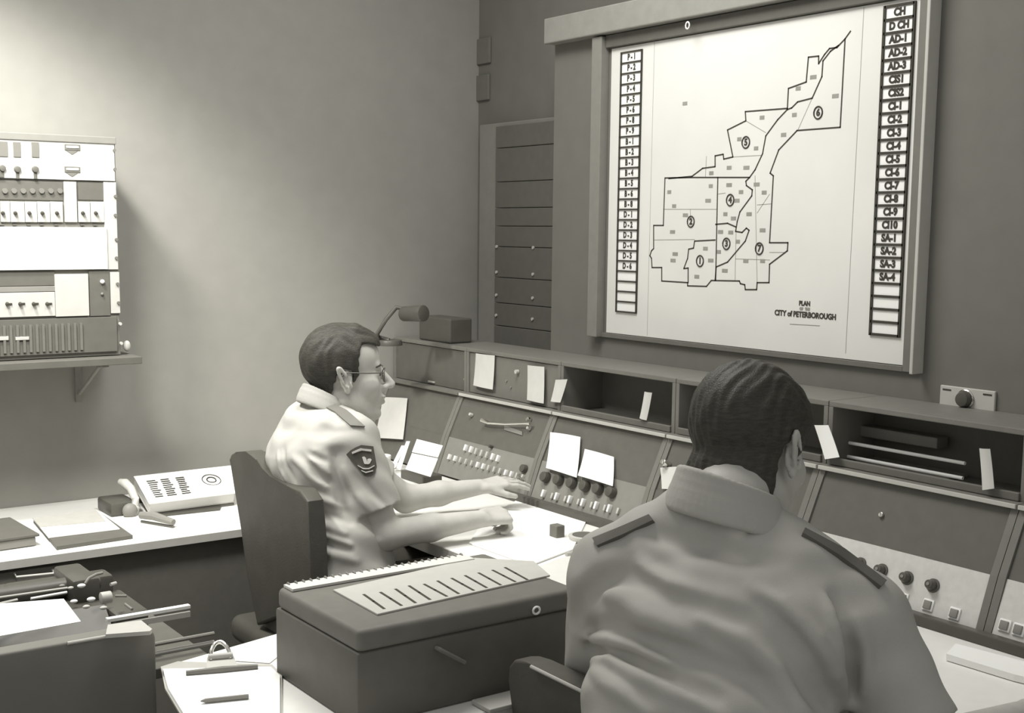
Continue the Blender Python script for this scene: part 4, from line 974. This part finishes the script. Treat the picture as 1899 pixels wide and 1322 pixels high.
for sg in (1, -1):
    o = MB().sph(T1((.0775, sg*.030, .0)), .0105*S1).done('eye', 'lgrey', t1, True)
    MB().sph(T1((.0865, sg*.031, -.001)), .0042*S1).done('iris', 'ink', o, True)
    MB().tube([T1((.086, sg*.014, .019)), T1((.088, sg*.030, .024)), T1((.076, sg*.047, .019))], [.003, .0035, .002], 6).done('eyebrow', 'hair', t1, True)
gl = MB()
for sg in (1, -1):
    gl.tube([T1((.099-.012*abs(math.cos(a)) if 0 else .100-.35*abs(.022*math.cos(a)+0*sg)*.5, sg*.033+.022*math.cos(a), -.002+.018*math.sin(a))) for a in np.linspace(0, 2*math.pi, 21)[:-1]], .0016, 6, True)
    gl.tube([T1((.094, sg*.055, .006)), T1((.05, sg*.074, .006)), T1((.0, sg*.083, .008)), T1((-.018, sg*.084, -.004))], .0018, 6)
gl.tube([T1((.101, -.011, .002)), T1((.101, .011, .002))], .0016, 6)
gl.done('glasses', 'black', t1, True)
decal('shoulder_patch', base1, pgrid([(643, 842), (652, 833), (668, 825), (690, 828)], [(676, 883), (686, 884), (694, 878), (697, 866)], 6, 6), 3.0, 4.0, .005, 'patch', t1)
PT = [o for o in t1.children if o.name.startswith('shoulder_patch')]
if PT:
    for a, b_, n_ in [([(671, 848), (674, 846), (677, 849)], [(675, 860), (678, 861), (681, 860)], 4), ([(680, 852), (684, 850), (687, 853)], [(680, 861), (682, 861), (684, 860)], 4),
                  ([(664, 862), (674, 868), (684, 868), (692, 863)], [(665, 864), (674, 870), (684, 870), (692, 865)], 7),
                  ([(670, 871), (678, 875), (690, 872)], [(671, 873), (678, 877), (690, 874)], 6), ([(653, 838), (668, 831), (686, 834)], [(654, 841), (669, 835), (686, 838)], 7)]:
        decal('patch_emblem', base1, pgrid(a, b_, n_, 2), 3.0, 4.0, .008, 'thread', PT[0])
decal('epaulette', base1, pgrid([(596, 752), (622, 766), (650, 790)], [(614, 748), (645, 764), (676, 792)], 8, 4), 3.0, 4.0, .004, 'midgrey', t1)
# ---------------------------------------------------------------- man 2, foreground, seen from behind
t2p = thing('person', 'dark haired man in grey uniform shirt bending forward, seen from behind in the foreground', 'person', (1.5, 1.35, .46))
F2 = nrm([.90, .42, 0]); L2 = np.array([-F2[1], F2[0], 0])
nk2 = P(1350, 935, 2.11); ub2 = P(1358, 1030, 2.10); ch2 = P(1345, 1150, 2.07); wa2 = P(1310, 1320, 2.02); pe2 = P(1290, 1500, 1.98)
sR2 = P(1592, 1150, 2.03); sL2 = P(1142, 1075, 2.17)
eR2 = P(1712, 1392, 1.98); eL2 = P(1118, 1260, 2.32)
wR2 = onz(1890, 1330, ZD+.05); wL2 = onz(1240, 1100, ZD+.05)
H2 = P(1394, 824, 2.20); R2 = frame(.16, .30, .06); S2 = 1.10
body2 = SDF()
T2 = head(body2, H2, R2, S2, nk2, .064)
body2.torso([(pe2, .16, .11), (wa2, .145, .10), (ch2, .165, .11), (ub2, .14, .08)], F2, L2)
body2.cap(sR2, eR2, .050, .043, .02).cap(eR2, wR2, .042, .027, .02); body2.cap(sL2, eL2, .050, .043, .02).cap(eL2, wL2, .042, .027, .02)
hand(body2, wR2, nrm(wR2-eR2), (0, 0, 1), 1, .35, .05, 1.0); hand(body2, wL2, nrm(wL2-eL2), (0, 0, 1), -1, .35, .05, 1.0)
k2 = []
for sg in (-1, 1):
    hp = pe2+L2*.10*sg; kk = hp+F2*.40+UP*.0; ft = np.array([kk[0]-.02, kk[1], .09]); k2.append((hp, kk))
    body2.cap(hp, kk, .07, .05, .02).cap(kk, ft, .045, .03, .02)
body2.mesh('body', .0042, 'skin2', t2p)
s2 = SDF()
s2.torso([(pe2+UP*.02, .185, .135), (wa2, .188, .132), (ch2, .200, .135), (ub2-UP*.005, .165, .092)], F2, L2, .04, 2.5)
s2.cap(nk2-UP*.028, sR2, .070, .072, .04).cap(nk2-UP*.014+L2*.02, sL2+UP*.012, .072, .076, .04)
q = sR2+(eR2-sR2)*.86; s2.cap(sR2, q, .078, .074, .03, cut=(sR2+(eR2-sR2)*.82, nrm(eR2-sR2)))
q = sL2+(eL2-sL2)*.86; s2.cap(sL2, q, .078, .076, .03, cut=(sL2+(eL2-sL2)*.82, nrm(eL2-sL2)))
base2 = SDF(); base2.ops = list(s2.ops)
folds(s2, [([(1059, 1150), (1075, 1110), (1110, 1080), (1152, 1066), (1198, 1079), (1250, 1108)], -.016, .015),
           ([(1250, 1100), (1330, 1130), (1394, 1150), (1450, 1200), (1500, 1270), (1530, 1322)], -.009, .016),
           ([(1180, 1025), (1200, 1060), (1240, 1085), (1300, 1100)], .008, .014),
           ([(1394, 1089), (1451, 1120), (1513, 1187), (1549, 1249), (1575, 1305)], .012, .013),
           ([(1410, 1120), (1470, 1175), (1510, 1230), (1540, 1300)], -.011, .014),
           ([(1080, 1182), (1130, 1185), (1180, 1200), (1240, 1232)], .012, .010), ([(1095, 1165), (1130, 1160), (1178, 1180), (1291, 1218), (1394, 1264), (1451, 1322)], -.011, .013),
           ([(1100, 1222), (1130, 1218), (1188, 1255), (1291, 1302), (1340, 1330)], .013, .010), ([(1090, 1205), (1150, 1215), (1230, 1250), (1330, 1290)], -.010, .011),
           ([(1100, 1240), (1120, 1262), (1160, 1290), (1200, 1322)], .009, .010),
           ([(1549, 1105), (1562, 1150), (1578, 1210), (1580, 1260), (1572, 1322)], -.013, .012), ([(1535, 1110), (1550, 1165), (1560, 1220)], .008, .011), ([(1590, 1150), (1605, 1210), (1600, 1280)], .007, .012),
           ([(1200, 985), (1290, 1008), (1360, 1025), (1440, 1040)], -.008, .016), ([(1190, 1010), (1270, 1045), (1350, 1065), (1420, 1075)], .006, .018),
           ([(1110, 1090), (1150, 1110), (1200, 1145), (1280, 1175)], .008, .014), ([(1300, 1150), (1380, 1190), (1440, 1240), (1490, 1322)], .008, .014)], 1.6, 2.6, 2.0)
s2.ops.append((lambda p: .0016*np.sin(p[..., 0]*40+p[..., 2]*60+2*np.sin(p[..., 1]*26))+.001*np.sin(p[..., 1]*80+p[..., 2]*45), ch2-.5, ch2+.5, 0, 'add'))
s2.mesh('shirt', .0042, 'shirt2', t2p)
co = SDF(); F2l = F2; ncol = nk2+UP*.014-F2*.004
ring = [ncol-F2*(.075*math.cos(a))+L2*(.080*math.sin(a))+UP*(.026*math.cos(a)-.012+.016*math.sin(a)) for a in np.linspace(-2.4, 2.4, 40)]
for p, q in zip(ring[:-1], ring[1:]):
    ctr = ncol
    for dz, off, rr in ((.032, .000, .006), (.024, .001, .007), (.016, .003, .008), (.008, .005, .0085), (.0, .008, .009), (-.008, .011, .009), (-.016, .014, .009), (-.023, .017, .008), (-.030, .020, .007)):
        po = nrm((p-ctr)*np.array([1, 1, 0])); qo = nrm((q-ctr)*np.array([1, 1, 0])); co.cap(p+UP*dz+po*off, q+UP*dz+qo*off, rr, rr, .002)
co.mesh('collar', .0035, 'shirt2', t2p)
tr = SDF(); tr.torso([(pe2-UP*.04, .19, .14), (pe2+UP*.02, .18, .132)], F2, L2)
for hp, kk in k2: tr.cap(hp, kk, .09, .068, .03).cap(kk, np.array([kk[0]-.02, kk[1], .11]), .066, .054, .02)
tr.mesh('trousers', .009, 'trousers', t2p)
for hp, kk in k2:
    s_ = SDF(); a = np.array([kk[0]-.05, kk[1], .045]); s_.cap(a, a+F2*.17, .042, .036, .01, cut=((0, 0, .008), (0, 0, -1))); s_.mesh('shoe', .007, 'black', t2p)
hair('hair', H2, R2, S2, [(.12, .16), (.10, .075), (.055, .055), (.038, .03), (.034, -.015), (.018, -.028), (.010, .020), (-.024, .020), (-.032, -.03), (-.036, -.085), (-.050, -.140), (-.17, -.140), (-.17, .16)], 'hair', t2p, .011, extra=[((-.03, 0, -.06), (-.055, 0, -.17), .078), ((-.03, .03, -.05), (-.045, .036, -.11), .040), ((-.03, -.03, -.05), (-.045, -.036, -.11), .040)], res=.003)
decal('epaulette', base2, pgrid([(1102, 1003), (1148, 984), (1207, 958)], [(1110, 1016), (1155, 996), (1214, 968)], 8, 3), 1.6, 2.6, .007, 'dark', t2p)
decal('epaulette', base2, pgrid([(1490, 985), (1560, 1022), (1640, 1082)], [(1486, 994), (1552, 1034), (1630, 1092)], 10, 3), 1.6, 2.6, .007, 'dark', t2p)
# ---------------------------------------------------------------- chairs of the two men
t = thing('swivel_chair', 'dark high cornered chair behind the man seated in profile', 'chair', (1.55, 3.3, 0))
XC = 1.47
top = [(424, 852), (428, 842), (438, 838), (455, 837), (466, 840), (474, 852), (484, 872), (500, 888), (530, 900), (556, 908), (570, 930), (574, 1000), (580, 1120), (476, 1160), (456, 1060), (447, 980), (434, 900)]
pts = [onX(x, y, XC) for x, y in top]
MB().prism(pts, NX, .05, .008).done('backrest', 'vinyl', t, True)
chair_common(t, 1.68, float(np.mean([p[1] for p in pts])), .47)
MB().box((XC+.03, 3.2, .40), (XC+.07, 3.3, .62), .01).done('back_support', 'midgrey', t)
t = thing('swivel_chair', 'black chair with pale piped top edge behind the foreground man', 'chair', (1.45, 1.3, 0))
XC = 1.30
top = [(941, 1262), (943, 1236), (952, 1224), (966, 1224), (985, 1232), (1075, 1275), (1170, 1322), (1300, 1388), (1420, 1450), (1420, 1600), (960, 1420)]
pts = [onX(x, y, XC) for x, y in top]
MB().prism(pts, NX, .045, .006).done('backrest', 'vinyl', t, True)
MB().tube([onX(x, y, XC-.006) for x, y in [(985, 1236), (1030, 1258), (1075, 1280), (1170, 1328), (1300, 1394)]], .0035, 8).done('piping', 'edge', t, True)
chair_common(t, 1.52, 1.34, .50)
MB().box((XC+.03, 1.3, .42), (XC+.07, 1.4, .66), .01).done('back_support', 'midgrey', t)
